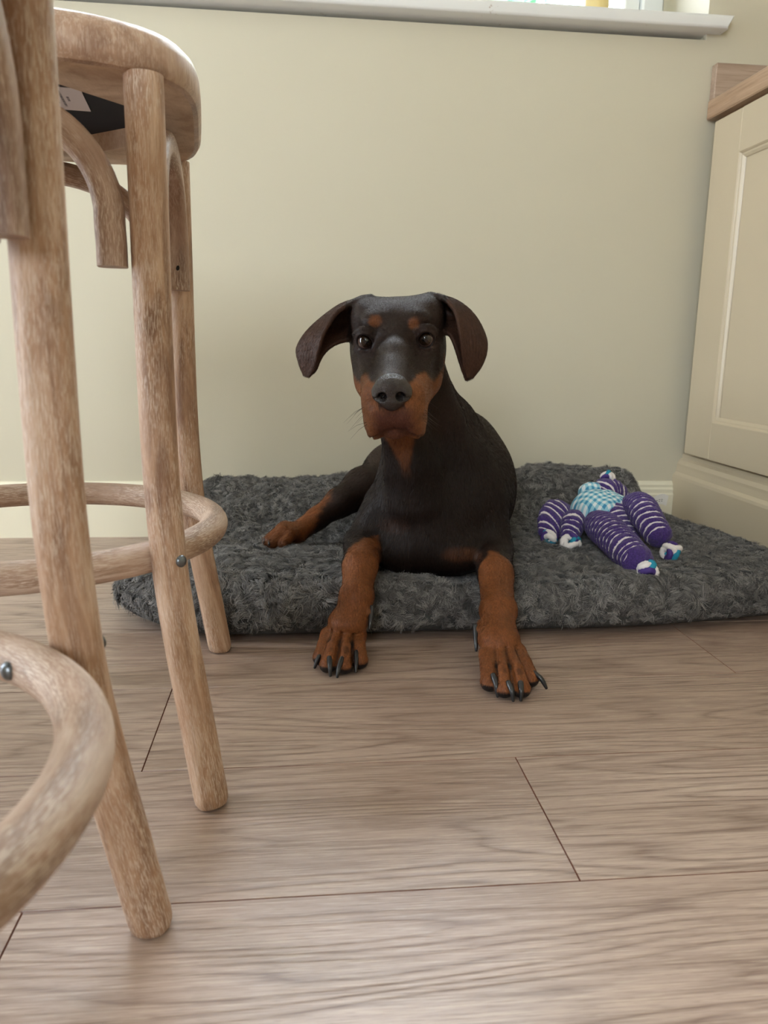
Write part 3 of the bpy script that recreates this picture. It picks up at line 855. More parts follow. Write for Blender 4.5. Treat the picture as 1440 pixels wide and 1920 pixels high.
# ---------------------------------------------------------------- the dog
HO = np.array([.1215, 1.02, .412])
tl, yw, rl = radians(13.5), radians(9.5), radians(3)
hf = np.array([-sin(yw)*cos(tl), -cos(yw)*cos(tl), -sin(tl)])
hr = np.array([cos(yw), -sin(yw), 0.]); hu = np.array([-sin(yw)*sin(tl), -cos(yw)*sin(tl), cos(tl)])
hr, hu = cos(rl)*hr+sin(rl)*hu, -sin(rl)*hr+cos(rl)*hu
HR = np.array([hr, hf, hu])                 # rows: local axes
def hw(p): return HO+np.asarray(p, float)@HR  # head-local -> world
def dog():
    h1 = HRES
    xs = axis_pts([(-.075, .0, 2.2*VS), (.0, .028, 1.8*VS), (.028, .225, h1), (.225, .30, 2*VS), (.30, .40, 3*VS)])
    ys = axis_pts([(.835, 1.13, h1*1.05), (1.13, 1.22, 2.2*VS), (1.22, 1.68, 3.2*VS)])
    zs = axis_pts([(-.004, .06, 1.8*VS), (.06, .28, 2.4*VS), (.28, .485, h1)])
    S = Field(xs, ys, zs)
    R0 = lambda a: np.array([[cos(a), sin(a), 0], [-sin(a), cos(a), 0], [0, 0, 1.]])
    # trunk
    S.ball((.258, 1.315, .178), (.104, .20, .118), R0(radians(-4)), k=.03)
    S.ball((.255, 1.50, .150), (.095, .125, .098), R0(radians(-4)), k=.05)
    S.ball((.205, 1.185, .165), (.088, .085, .100), k=.04)
    S.ball((.190, 1.145, .135), (.055, .050, .062), k=.04)                # forechest
    S.cone((.165, 1.135, .20), (.185, 1.125, .115), .022, .020, k=.03)      # breastbone ridge
    S.ball((.232, 1.135, .108), (.055, .045, .038), k=.03); S.ball((.150, 1.145, .110), (.045, .045, .038), k=.03)
    # shoulders and upper arms
    S.ball((.150, 1.170, .185), (.036, .050, .070), k=.03)
    S.ball((.262, 1.180, .190), (.036, .056, .078), k=.03)
    S.cone((.132, 1.165, .165), (.098, 1.148, .118), .038, .029, k=.022)
    S.cone((.275, 1.165, .165), (.288, 1.135, .110), .040, .030, k=.022)
    # neck
    S.chain([hw((.002, -.088, -.025)), (.168, 1.150, .318), (.200, 1.185, .245), (.215, 1.20, .19)], [.048, .052, .070, .080], k=.025)
    S.chain([hw((-.004, -.035, -.058)), (.142, 1.098, .305), (.162, 1.115, .245), (.172, 1.13, .19)], [.030, .028, .036, .045], k=.022)
    S.chain([(.185, 1.16, .33), (.222, 1.20, .285), (.262, 1.27, .252)], [.040, .044, .050], k=.03)   # crest and withers
    S.cone((.262, 1.27, .248), (.268, 1.45, .222), .042, .040, k=.04)
    # muscle lines of the neck and chest
    S.chain([hw((.040, -.085, -.05)), (.215, 1.135, .30), (.235, 1.145, .235)], [.018, .020, .022], k=.02)
    S.chain([(.128, 1.09, .285), (.140, 1.115, .235), (.150, 1.125, .19)], [.014, .017, .018], k=.018)
    # front legs
    def foreleg(el, f1, wr, mc, r):
        S.cone(el, f1, r[0], r[1], k=.016); S.cone(f1, wr, r[1], r[2], k=.014); S.cone(wr, mc, r[2], r[3], k=.014)
        S.ball(wr, (r[2]*1.12, r[2]*1.1, r[2]*1.05), k=.01)
    foreleg((.094, 1.140, .112), (.0835, 1.066, .1035), (.0755, 1.018, .074), (.0645, .997, .044), (.0285, .0235, .0200, .0205))
    foreleg((.288, 1.132, .104), (.275, 1.055, .092), (.2625, .985, .062), (.2535, .935, .041), (.030, .0240, .0215, .0205))
    def paw(mc, bases, kn, toes, rr):
        m = np.array(mc)
        for t, q, b_ in zip(toes, kn, bases):
            t, q, b_ = np.array(t), np.array(q), np.array(b_)
            S.cone(m*.6+b_*.4, b_, rr*1.25, rr*1.0, k=.006)
            S.cone(b_, q, rr*1.0, rr*.92, k=.0035); S.cone(q, t, rr*.92, rr*.98, k=.003)
            S.ball(t+[0, -.001, -.002], (rr*1.02, rr*1.1, rr*.85), k=.003)
        for i in range(3):
            p0 = (np.array(bases[i])+np.array(bases[i+1]))/2+[0, -.004, .0105]; p1 = (np.array(kn[i])+np.array(kn[i+1]))/2+[0, -.002, .0075]; p2 = (np.array(toes[i])+np.array(toes[i+1]))/2+[0, -.010, .002]
            S.chain([p0, p1, p2], [.0012, .0030, .0034], k=.004, op='sub')
        c = np.mean(bases, 0); c[2] = .0135; c[1] -= .004
        S.ball(c, (.021, .020, .0125), k=.006)
    Lb = [(.0370, .999, .0275), (.0485, .988, .0300), (.0625, .987, .0300), (.0770, .993, .0275)]
    S.ball((.0630, 1.004, .044), (.0255, .028, .0175), k=.020); S.ball((.2510, .933, .041), (.0255, .028, .0165), k=.020)
    Lk = [(.0320, .979, .0215), (.0410, .959, .0240), (.0580, .956, .0240), (.0745, .970, .0225)]
    Lt = [(.0265, .962, .0125), (.0345, .938, .0122), (.0550, .934, .0122), (.0755, .949, .0122)]
    paw((.064, 1.000, .040), Lb, Lk, Lt, .0106)
    Rb = [(.2335, .915, .0290), (.2465, .909, .0310), (.2600, .909, .0310), (.2725, .920, .0290)]
    Rk = [(.2285, .887, .0225), (.2420, .872, .0250), (.2575, .873, .0250), (.2745, .897, .0230)]
    Rt = [(.2260, .871, .0125), (.2390, .853, .0122), (.2590, .852, .0122), (.2775, .880, .0125)]
    paw((.253, .935, .040), Rb, Rk, Rt, .0112)
    # dewclaw toes
    S.cone((.080, 1.008, .066), (.0905, .998, .058), .0085, .0060, k=.006)
    S.cone((.2420, .964, .054), (.2290, .953, .047), .0085, .0058, k=.006)
    # hind leg towards the viewer's left, and the far haunch
    S.ball((.185, 1.500, .145), (.070, .085, .082), k=.04)
    S.chain([(.170, 1.475, .150), (.118, 1.420, .150), (.072, 1.382, .132), (.030, 1.356, .108), (-.004, 1.328, .090)], [.060, .038, .0245, .0175, .0185], k=.02)
    S.ball((.33, 1.50, .135), (.055, .09, .075), k=.04)
    Hk = [(-.024, 1.322, .101), (-.029, 1.313, .100), (-.026, 1.303, .098), (-.016, 1.296, .094)]
    Ht = [(-.049, 1.313, .084), (-.052, 1.300, .083), (-.044, 1.288, .082), (-.026, 1.283, .082)]
    for t, q in zip(Ht, Hk):
        S.cone((-.004, 1.325, .092), q, .015, .0105, k=.006); S.cone(q, t, .0102, .0095, k=.004)
    # ------------------------------------------------ head
    def hb(c, r, k=.012, op='add', rot=None):
        R = HR if rot is None else rot@HR
        S.ball(hw(c), r, R, k, op)
    def hc(a, b, ra, rb, k=.012, op='add', flat=None):
        if flat is not None: flat = (np.asarray(flat[0])@HR, flat[1])
        S.cone(hw(a), hw(b), ra, rb, k, op, flat)
    hb((0, -.072, -.012), (.060, .088, .050), k=.02)
    hb((0, -.045, .006), (.050, .055, .036), k=.02)
    for s in (-1, 1):
        hb((s*.044, -.066, .018), (.019, .05, .026), k=.018)                # temples
        hb((s*.030, -.055, .030), (.022, .035, .012), k=.016)
        hb((s*.025, -.016, .023), (.020, .019, .0120), k=.012)             # brow
        hb((s*.043, -.050, -.028), (.020, .046, .036), k=.02)              # cheek
        hb((s*.038, -.030, -.058), (.020, .045, .024), k=.018)             # jaw muscle
        hc((s*.041, -.012, -.016), (s*.026, .040, -.028), .013, .010, k=.016)   # below the eye
    hc((0, -.02, -.006), (0, .040, -.015), .026, .0225, k=.018)
    hc((0, .040, -.015), (0, .100, -.0315), .0225, .0195, k=.012)
    for s in (-1, 1):
        hc((s*.020, -.01, -.042), (s*.018, .085, -.045), .028, .0205, k=.018)
        # hanging upper lips
        hc((s*.027, .005, -.068), (s*.0215, .086, -.062), .0185, .0165, k=.014)
        hb((s*.0225, .070, -.080), (.0165, .032, .0235), k=.010)
        hb((s*.0255, .048, -.088), (.0120, .026, .0170), k=.008)
        hb((s*.0275, .066, -.0985), (.0085, .017, .0085), k=.007)
        hb((s*.0120, .098, -.063), (.0180, .0155, .0205), k=.012)          # whisker pads
    hb((0, .096, -.062), (.024, .0150, .019), k=.010)
    hc((0, -.06, -.070), (0, .06, -.084), .030, .0175, k=.016)             # lower jaw
    hb((0, .082, -.089), (.0165, .018, .0125), k=.008)
    # philtrum and line of the mouth
    hc((0, .1185, -.050), (0, .1145, -.078), .0012, .0010, k=.003, op='sub')
    for s in (-1, 1):
        S.chain([hw((0, .1140, -.0815)), hw((s*.010, .109, -.0835)), hw((s*.021, .094, -.0950)), hw((s*.034, .065, -.106))], [.0010, .0016, .0020, .0020], k=.006, op='sub')
        # eye socket and lids
        hb((s*.0385, .008, .0005), (.0118, .015, .0125), k=.008, op='sub')
        c0 = np.array((s*.0385, -.0015, -.0005))
        ring = [c0+np.array((cos(t)*.0101-s*(cos(t)*s < -.6)*.0018, .0066+.0022*sin(t)-.0030*abs(cos(t))**2-s*cos(t)*.0034, +.0008+sin(t)*.0116-(cos(t)*s < -.6)*.002)) for t in np.linspace(0, 2*pi, 25)]
        S.chain([hw(q) for q in ring], [.0019]*25, k=.003)
        up_ = [c0+np.array((cos(t)*.0145, .0060-.005*abs(cos(t))**2-s*cos(t)*.004, sin(t)*.0160+.0015)) for t in np.linspace(.3, pi-.3, 9)]
        S.chain([hw(q) for q in up_], [.0022]*9, k=.006)
    # ears
    def ear(rows, th):
        rows = [np.array(r, float) for r in rows]
        A = np.array([catmull(r, 10) for r in rows]); A = np.array([catmull(A[:, j], 12) for j in range(A.shape[1])])  # across, along
        n, m_ = A.shape[:2]
        u = np.linspace(0, 1, n)[:, None]; v = np.linspace(0, 1, m_)[None]
        t = th[0]+(th[1]-th[0])*v+0*u
        P = A.reshape(-1, 3); S.sheet(np.array([hw(p) for p in P]), t.ravel(), k=.008)
    ear([[(-.050, -.040, -.004), (-.056, -.078, .004), (-.050, -.088, .028), (-.034, -.066, .043)],
         [(-.066, -.040, -.006), (-.076, -.076, .004), (-.072, -.078, .031), (-.052, -.050, .0405)],
         [(-.082, -.038, -.010), (-.096, -.066, .004), (-.094, -.062, .022), (-.075, -.036, .0315)],
         [(-.095, -.034, -.018), (-.111, -.050, -.004), (-.117, -.044, .006), (-.092, -.020, .010)],
         [(-.103, -.030, -.028), (-.120, -.040, -.020), (-.131, -.034, -.013), (-.100, -.012, -.010)],
         [(-.110, -.026, -.042), (-.122, -.032, -.036), (-.130, -.028, -.030), (-.107, -.013, -.032)],
         [(-.119, -.024, -.049), (-.122, -.026, -.049), (-.125, -.025, -.047), (-.117, -.018, -.048)]], (.0034, .0021))
    ear([[(.058, -.036, -.002), (.064, -.078, .006), (.058, -.088, .028), (.044, -.066, .042)],
         [(.064, -.038, -.001), (.078, -.080, .008), (.080, -.074, .029), (.061, -.052, .041)],
         [(.071, -.038, -.006), (.092, -.074, .004), (.100, -.056, .016), (.076, -.036, .027)],
         [(.077, -.034, -.020), (.099, -.062, -.014), (.114, -.044, -.009), (.081, -.022, .008)],
         [(.081, -.032, -.034), (.098, -.054, -.034), (.115, -.036, -.028), (.084, -.018, -.014)],
         [(.085, -.030, -.048), (.096, -.046, -.050), (.108, -.032, -.046), (.086, -.018, -.036)],
         [(.090, -.028, -.062), (.094, -.033, -.062), (.097, -.030, -.060), (.091, -.020, -.056)]], (.0034, .0021))
    V, F = S.mesh(); V = smooth_mesh(V, F, 3)
    # keep the body off the floor
    V[:, 2] = np.maximum(V[:, 2], .0012)
    # ---- coat pattern: the coat's own colours, plus painted shade on chest and toe clefts
    L = (V-HO)@HR.T
    lx, ly, lz = L.T
    def nz(P, s, sd=0):
        return (np.sin(P[:, 0]*s+1.7*np.sin(P[:, 1]*s*.8+sd))+np.sin(P[:, 1]*s*1.3+1.3*np.sin(P[:, 2]*s+sd*2))+np.sin(P[:, 2]*s*1.1+sd+P[:, 0]*s*.6))/3
    wob = nz(V, 160)*.0022+nz(V, 420, 2)*.0010
    ss = lambda x, a, b: sstep(x, a, b)
    head = ss(ly, -.16, -.12)*(V[:, 1] < 1.20)*(lz > -.16)
    ishead = (np.abs(lx) < .062)*(ly > -.10)*(lz > -.125)
    tan = np.zeros(len(V))
    # brow spots
    for c in ((-.0235, .0245), (.0235, .0205)):
        d = np.sqrt(((lx-c[0])/.0082)**2+((lz-c[1])/.0070)**2); tan = np.maximum(tan, .9*(1-ss(d+wob*90, .55, 1.25))*(ly > -.03)*ishead)
    # muzzle sides: below a line that runs from the nose back to the jaw
    ridge = -.024-.022*ss(-ly, -.080, -.01)+wob+.004*np.sin(np.abs(lx)*220)
    side = ss(np.abs(lx)+wob, .0135, .0175)
    mz = (1-ss(lz-ridge, -.004, .003))*ss(ly, -.030+.0, -.012)*side
    tan = np.maximum(tan, mz*ishead)
    lip = (1-ss(lz, -.058, -.050))*ss(ly, .03, .045)
    tan = np.maximum(tan, lip*ishead)
    ck = (1-ss(lz+wob-(-.022+.0), -.012, .006))*(1-ss(lz, -.01, .0))*ss(np.abs(lx), .044, .049)*ss(ly, -.058, -.044)*(1-ss(ly, -.032, -.022))
    tan = np.maximum(tan, ck*ishead*(lz > -.085))
    # jaw underside and throat
    th = (1-ss(np.abs(lx)+wob, .020, .030))*(1-ss(lz, -.070, -.062))*ss(ly, -.02, .0)
    tan = np.maximum(tan, th*(lz > -.14))
    w = np.clip(.019-(.295-V[:, 2])*.33, .001, .03)+.003*nz(V, 60); cxn = .136+.20*np.clip(.30-V[:, 2], -.05, .1)
    thr = (1-ss(np.abs(V[:, 0]-cxn+.001)+wob, w, w+.008))*(V[:, 1] < 1.115)*(V[:, 1] > .99)*ss(V[:, 2], .222, .262)*.9*(1-ss(lz, -.070, -.064))*(np.abs(lx) < .05)
    tan = np.maximum(tan, thr)
    # chest patches
    for c, r, a in (((.135, .150), (.024, .012), .07), ((.232, .112), (.030, .012), .30)):
        d = np.sqrt(((V[:, 0]-c[0])/r[0])**2+((V[:, 2]-c[1])/r[1])**2); tan = np.maximum(tan, a*(1-ss(d+wob*50, .5, 1.25))*(V[:, 1] < 1.16))
    # legs
    legL = (1-ss(V[:, 0]+wob, .108, .118))*(V[:, 1] < 1.15)*(V[:, 2] < .135)*(V[:, 0] < .14)
    dl = V[:, 1]-1.090+(V[:, 0]-.088)*(-1.0)-(V[:, 2]-.10)*.3+wob*3
    tan = np.maximum(tan, legL*(1-ss(dl, -.006, .006)))
    legR = np.maximum(ss(V[:, 0]+wob, .236, .246), V[:, 1] < 1.04)*(V[:, 0] > .15)*(V[:, 1] < 1.15)*(V[:, 2] < .135)
    dr = V[:, 1]-1.068+np.abs(V[:, 0]-.270)*.9+wob*3-(V[:, 2]-.1)*.3
    tan = np.maximum(tan, legR*(1-ss(dr, -.006, .006)))
    hl = (V[:, 0] < .06)*(V[:, 1] > 1.2)
    tan = np.maximum(tan, hl*(1-ss(V[:, 0]+wob*3-(V[:, 2]-.1)*.6, .012, .035)))
    brown = np.array(COAT); rust = np.array(RUST)
    # the rust deepens towards chest and muzzle front
    rustv = rust[None]*(1+.10*nz(V, 70, 4)[:, None]+.07*nz(V, 300, 1)[:, None])
    pale = (ishead*ss(ly, .0, .05))[:, None]
    rustv = rustv*(1-pale)+pale*np.array(RUST_FACE)[None]*(1+.1*nz(V, 200, 4)[:, None])
    pink = .85*ishead*ss(ly, .075, .105)*(1-ss(lz+wob, -.064, -.046))*(1-ss(np.abs(lx)+wob, .014, .034))
    rustv = rustv*(1-pink[:, None])+pink[:, None]*np.array(LIP)[None]
    br = brown[None]*(1+.12*nz(V, 45, 1)[:, None]+.08*nz(V, 260, 6)[:, None])
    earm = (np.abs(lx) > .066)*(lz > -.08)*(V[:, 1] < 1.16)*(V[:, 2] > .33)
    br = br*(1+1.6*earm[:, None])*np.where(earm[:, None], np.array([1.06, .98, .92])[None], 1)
    br = br*(1-.45*(1-ss(V[:, 2], .24, .33))*(1-ss(V[:, 1], 1.16, 1.30)))[:, None]  # shade painted into the coat: neck and chest front darker
    grey = ishead*ss(ly, .03, .055)*(1-ss(ly, .104, .108))*(1-ss(np.abs(lx), .012, .018))*(lz > -.035)
    br = br*(1-.55*grey[:, None])+np.array(BRIDGE)[None]*(.55*grey[:, None])
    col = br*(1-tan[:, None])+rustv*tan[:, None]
    # shade painted between the toes, dark ticking by the claws, darkened mouth line and eye rims
    for c in Lt+Rt:
        d = np.sqrt(((V[:, 0]-c[0])/1.)**2+(V[:, 1]-c[1])**2); pm_ = (1-ss(d, .013, .018))*(1-ss(V[:, 2]+wob*.5, .0105, .0125))*(V[:, 1] < c[1]+.004); col = col*(1-pm_[:, None])+np.array((.014, .010, .009))[None]*pm_[:, None]
    for c in Ht:
        d = np.linalg.norm(V-np.array(c)-[0, -.004, -.002], axis=1); col *= (1-.30*(1-ss(d+wob, .007, .0125)))[:, None]
    for B4, K4, T4 in ((Lb, Lk, Lt), (Rb, Rk, Rt)):          # shade painted into the toe clefts and a dark fleck above the middle claws
        for i in range(3):
            for (p_, q_) in ((B4, K4), (K4, T4)):
                a0 = (np.array(p_[i])+np.array(p_[i+1]))/2; a1 = (np.array(q_[i])+np.array(q_[i+1]))/2
                d_ = a1-a0; t_ = np.clip(((V-a0)@d_)/(d_@d_), 0, 1); e_ = V-a0-t_[:, None]*d_; dd = np.sqrt(e_[:, 0]**2+(e_[:, 1]*.4)**2+(e_[:, 2]*.25)**2)
                col *= (1-.80*(1-ss(dd+wob*.4, .0008, .0036)))[:, None]
        for i in (1, 2):
            q_ = np.array(K4[i])*.7+np.array(T4[i])*.3+[0, -.006, .008]; d = np.linalg.norm((V-q_)/[.8, 1.5, 1.5], axis=1); col *= (1-.55*(1-ss(d+wob, .002, .0055)))[:, None]
    ml = ishead*(np.abs(lz+.081+.62*np.abs(lx)) < .0035)*(ly > .05)*(np.abs(lx) < .036)
    col = np.where(ml[:, None], col*.62, col)
    for s in (-1, 1):
        d = np.sqrt(((lx-s*.0382)/1.06)**2+(lz-.0003)**2); m_ = ishead*(ly > -.02)*(1-ss(d, .0106, .0125)); col = col*(1-m_[:, None])+np.array((.012, .006, .005))[None]*m_[:, None]
        m2 = ishead*(ly > -.02)*ss(d, .0112, .0122)*(1-ss(d, .0135, .0155)); col = col*(1-.35*m2[:, None])+np.array((.045, .026, .022))[None]*.35*m2[:, None]
    wet = np.clip(grey*.9, 0, 1)
    # hair direction for the shader: along head / body
    m = Mat('short_coat', .45)
    at = m.n('ShaderNodeAttribute', attribute_name='coat').outputs['Color']
    fine = m.noise(m.coord('Object', (700, 400, 220)), 1, 3, .6)
    fin2 = m.noise(m.coord('Object', (300, 160, 90)), 1, 3, .6)
    c = m.mix(.85, at, m.ramp(fine, [(.3, G(.55)), (.7, G(1.45))]), 'MULTIPLY')
    c = m.mix(.5, c, m.ramp(fin2, [(.3, G(.7)), (.7, G(1.3))]), 'MULTIPLY')
    m.col(c)
    wv = m.n('ShaderNodeAttribute', attribute_name='gloss').outputs['Fac']
    m.rough(m.math('SUBTRACT', m.math('MULTIPLY_ADD', fine, .22, .36), m.math('MULTIPLY', wv, .08)))
    m.p.inputs['Specular IOR Level'].default_value = .22
    m.p.inputs['Sheen Weight'].default_value = .03; m.p.inputs['Sheen Roughness'].default_value = .35
    b1 = m.bump(fin2, .35, .0009); m.bump(fine, .42, .0006, b1)
    dg = empty('dog', (.2, 1.2, .0), 'dark brown dog with rust markings lying on the grey bed, looking at the camera', 'dog')
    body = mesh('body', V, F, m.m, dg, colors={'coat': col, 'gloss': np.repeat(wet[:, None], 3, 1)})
    # ------------------------------------------------ short fur lying along the body
    rg = np.random.RandomState(21)
    A, B_, C_, D_ = [V[F[:, i]] for i in range(4)]
    nr = np.cross(C_-A, D_-B_); ar = np.linalg.norm(nr, axis=1)/2; nr /= 2*ar[:, None]+1e-12
    cen = (A+B_+C_+D_)/4; vd = np.array([0, 0, CAM_H])-cen; vd /= np.linalg.norm(vd, axis=1)[:, None]
    w = ar*((nr*vd).sum(1) > -.45)*(cen[:, 2] > .006)
    lc = (cen-HO)@HR.T
    inh = (cen[:, 1] < 1.12)*(cen[:, 2] > .29)
    w *= np.where(inh, 2.2, 1.0)*np.where(cen[:, 1] > 1.3, .5, 1)
    for s in (-1, 1):
        w *= np.linalg.norm((lc-[s*.0382, .006, .0003])/[1.06, 1.4, 1], axis=1) > .0128
    w *= ~((np.abs(lc[:, 0]) < .0215)*(lc[:, 1] > .099)*(lc[:, 2] > -.056)*inh)
    pad = np.zeros(len(cen), bool)
    for c in Lt+Rt: pad |= (np.hypot(cen[:, 0]-c[0], cen[:, 1]-c[1]) < .016)*(cen[:, 2] < .011)
    w *= ~pad
    cdf = np.cumsum(w); cdf /= cdf[-1]; n = NFUR
    fi = np.searchsorted(cdf, rg.rand(n)); s_, t_ = rg.rand(n, 1), rg.rand(n, 1)
    P = (A[fi]*(1-s_)+B_[fi]*s_)*(1-t_)+(D_[fi]*(1-s_)+C_[fi]*s_)*t_; N = nr[fi]; lp = (P-HO)@HR.T
    ih = inh[fi]
    d = np.tile(np.array([[.05, .75, -.65]]), (n, 1))
    front = (P[:, 1] < 1.22)*~ih; d[front] = (0., .10, -1.)
    leg = ((P[:, 2] < .125)*(P[:, 1] < 1.13)*((P[:, 0] < .112)+(P[:, 0] > .235))) > 0; d[leg] = (0, -1., -.45)
    hl_ = P[:, 0] < .13; d[hl_*(P[:, 1] > 1.2)] = (-1, -.5, -.4)
    hd = np.stack([np.sign(lp[:, 0])*np.clip(np.abs(lp[:, 0])/.03, 0, 1)*.5, -1+0*lp[:, 0], -.25-.6*np.clip(-lp[:, 2]/.05, 0, 1)], 1)@HR
    d[ih] = hd[ih]
    earS = ih*(np.abs(lp[:, 0]) > .066); ed = np.stack([np.sign(lp[:, 0])*.6, .3+0*lp[:, 0], -.9+0*lp[:, 0]], 1)@HR; d[earS] = ed[earS]
    d = d+rg.randn(n, 3)*.16+.25*np.stack([nz(P, 60, 1), nz(P, 55, 2), nz(P, 50, 3)], 1)
    d -= N*(d*N).sum(1)[:, None]; d /= np.linalg.norm(d, axis=1)[:, None]+1e-9
    pawm = (P[:, 2] < .055)*(P[:, 1] < 1.01)
    ln = np.where(ih, .0031, .0056)*np.where(leg, .62, 1)*np.where(pawm, .55, 1)*(.7+.6*rg.rand(n)); ln = ln[:, None]
    lift = np.where(ih, .10, .13)[:, None]*(.5+rg.rand(n, 1))
    wd = np.where(ih, .00012, .00018)[:, None]
    sd = np.cross(N, d)+.5*rg.randn(n, 3); sd -= d*(sd*d).sum(1)[:, None]; sd /= np.linalg.norm(sd, axis=1)[:, None]
    pts = [P-N*.0002, P+d*ln*.5+N*ln*lift*.75, P+d*ln+N*ln*lift*.9]
    Vs = np.stack([pts[0]-sd*wd, pts[0]+sd*wd, pts[1]-sd*wd*.8, pts[1]+sd*wd*.8, pts[2]-sd*wd*.25, pts[2]+sd*wd*.25], 1).reshape(-1, 3)
    Vs[:, 2] = np.maximum(Vs[:, 2], .0008)
    bi = (np.arange(n)*6)[:, None]; Fs = np.vstack([bi+np.array([[0, 1, 3, 2]]), bi+np.array([[2, 3, 5, 4]])])
    cf = col[F[fi, 0]]*(.78+.46*rg.rand(n, 1))
    mf = Mat('fur_strand', .55); at = mf.n('ShaderNodeAttribute', attribute_name='coat').outputs['Color']; mf.col(at)
    mf.p.inputs['Specular IOR Level'].default_value = .26
    fo = mesh('short_fur', Vs, Fs, mf.m, dg, smooth=True, colors={'coat': np.repeat(cf, 6, 0)}); fo['kind'] = 'stuff'
    # ------------------------------------------------ nose leather
    a = axis_pts([(-.030, .030, .0008)]); N_ = Field(a, axis_pts([(.085, .135, .0008)]), axis_pts([(-.062, -.004, .0008)]))
    N_.ball((0, .1115, -.0310), (.0165, .0145, .0170), k=.008)
    N_.ball((0, .1115, -.0235), (.0175, .0145, .0095), k=.008)
    for s in (-1, 1):
        N_.ball((s*.0125, .1125, -.0340), (.0105, .0125, .0120), k=.006)
        N_.ball((s*.0165, .108, -.0360), (.0070, .0110, .0095), k=.005)
    N_.ball((0, .1135, -.0430), (.0150, .0125, .0115), k=.008); N_.ball((0, .1130, -.0500), (.0085, .0105, .0060), k=.006)
    for s in (-1, 1):
        N_.ball((s*.0105, .1275, -.0365), (.0055, .0120, .0052), k=.003, op='sub')
        N_.cone((s*.0115, .1235, -.0395), (s*.0210, .1175, -.0405), .0034, .0016, k=.003, op='sub')
    N_.cone((0, .130, -.030), (0, .127, -.056), .0009, .0011, k=.002, op='sub')
    Vn, Fn = N_.mesh(); Vn = smooth_mesh(Vn, Fn, 3)
    dn = np.minimum(np.linalg.norm((Vn-[.0108, .1215, -.0367])/[1, 1.4, 1], axis=1), np.linalg.norm((Vn-[-.0108, .1215, -.0367])/[1, 1.4, 1], axis=1))
    cn = np.where((dn < .0064)[:, None], np.array([[.006, .003, .003]]), np.array([NOSE]))  # nostril hollows painted near black to stand for their shade
    m = Mat('nose_leather', .24); at = m.n('ShaderNodeAttribute', attribute_name='coat').outputs['Color']; m.col(at)
    vo = m.n('ShaderNodeTexVoronoi', feature='DISTANCE_TO_EDGE'); m.t.links.new(m.coord('Object'), vo.inputs['Vector']); vo.inputs['Scale'].default_value = 900
    m.bump(m.ramp(vo.outputs['Distance'], [(0, G(0)), (.25, G(1))]), .5, .0005); m.p.inputs['Specular IOR Level'].default_value = .6
    mesh('nose', HO+Vn@HR, Fn, m.m, dg, colors={'coat': cn})
    # ------------------------------------------------ eyes
    me = Mat('dog_eye', .08); me.p.inputs['Coat Weight'].default_value = .6; me.p.inputs['Specular IOR Level'].default_value = .3; me.p.inputs['Coat Roughness'].default_value = .02
    me.col(me.n('ShaderNodeAttribute', attribute_name='coat').outputs['Color'])
    for s in (-1, 1):
        c0 = np.array((s*.0375, -.0035, -.0005)); r = .0112
        look = norm(HR@(np.array([0, 0, CAM_H])-(HO+c0@HR)))
        th_ = np.linspace(0, pi, 49); ph = np.linspace(0, 2*pi, 64, endpoint=False)
        u = norm(np.cross(look, (0, 0, 1))); w_ = np.cross(u, look); VV = []; CC = []
        for t in th_:
            for p in ph:
                d = look*cos(t)+sin(t)*(cos(p)*u+sin(p)*w_)
                rr = r*(1+.05*math.exp(-(t/.45)**2)); VV.append(c0+rr*d)
                if t < .36: q = (.003, .003, .004)
                elif t < .72: g = .8+.35*sin(p*23)*.4; q = (.030*g, .015*g, .007*g)
                elif t < .80: q = (.008, .005, .004)
                else: q = (.075, .045, .038)
                CC.append(q)
        FF = [(i*64+j, (i+1)*64+j, (i+1)*64+(j+1) % 64, i*64+(j+1) % 64) for i in range(48) for j in range(64)]
        mesh('eye', HO+np.array(VV)@HR, FF, me.m, dg, colors={'coat': CC})
    # ------------------------------------------------ claws
    mc_ = Mat('dark_claw', .28, s2l((30, 30, 32))); mc_.p.inputs['Specular IOR Level'].default_value = .6
    def claw(p, q, r=.0036, hump=.0035):
        p, q = np.array(p, float), np.array(q, float); m_ = p*.5+q*.5+np.array([0, -.0012, hump])
        P = catmull([p+(p-m_)*.7, p, m_, q], 6)
        rr = r*np.interp(np.linspace(0, 1, len(P)), [0, .3, .75, 1], [.9, 1.02, .80, .45])
        V_, F_, U_ = sweep(P, rr, 14, capn=3); V_[:, 2] = np.maximum(V_[:, 2], .0006)
        mesh('claw', V_, F_, mc_.m, dg, uv=U_)
    for p, q in (((.0262, .957, .0165), (.0178, .9475, .003)), ((.0362, .9310, .0185), (.0368, .9195, .0035)), ((.0500, .9275, .0185), (.0450, .9150, .0035)), ((.0705, .9450, .0190), (.0690, .9290, .0035)),
                 ((.2280, .8580, .0210), (.2300, .8470, .0035)), ((.2430, .8440, .0185), (.2455, .8345, .0035)), ((.2560, .8430, .0185), (.2545, .8350, .0035)), ((.2830, .8760, .0180), (.2950, .8660, .0035))):
        claw(p, q)
    claw((.0935, .996, .059), (.0905, .984, .0400), .0036, .0005); claw((.2250, .9505, .0455), (.2235, .937, .0250), .0036, .0005)
    for t, q in zip(Ht[:3], ((-.058, 1.311, .0795), (-.060, 1.295, .0795), (-.050, 1.280, .0795))):
        claw(np.array(t)+[-.006, -.004, .003], q, .0026, .001)
    # ------------------------------------------------ whiskers
    mw = Mat('whisker', .4, s2l((60, 46, 40)))
    rg = np.random.RandomState(8); b = MB()
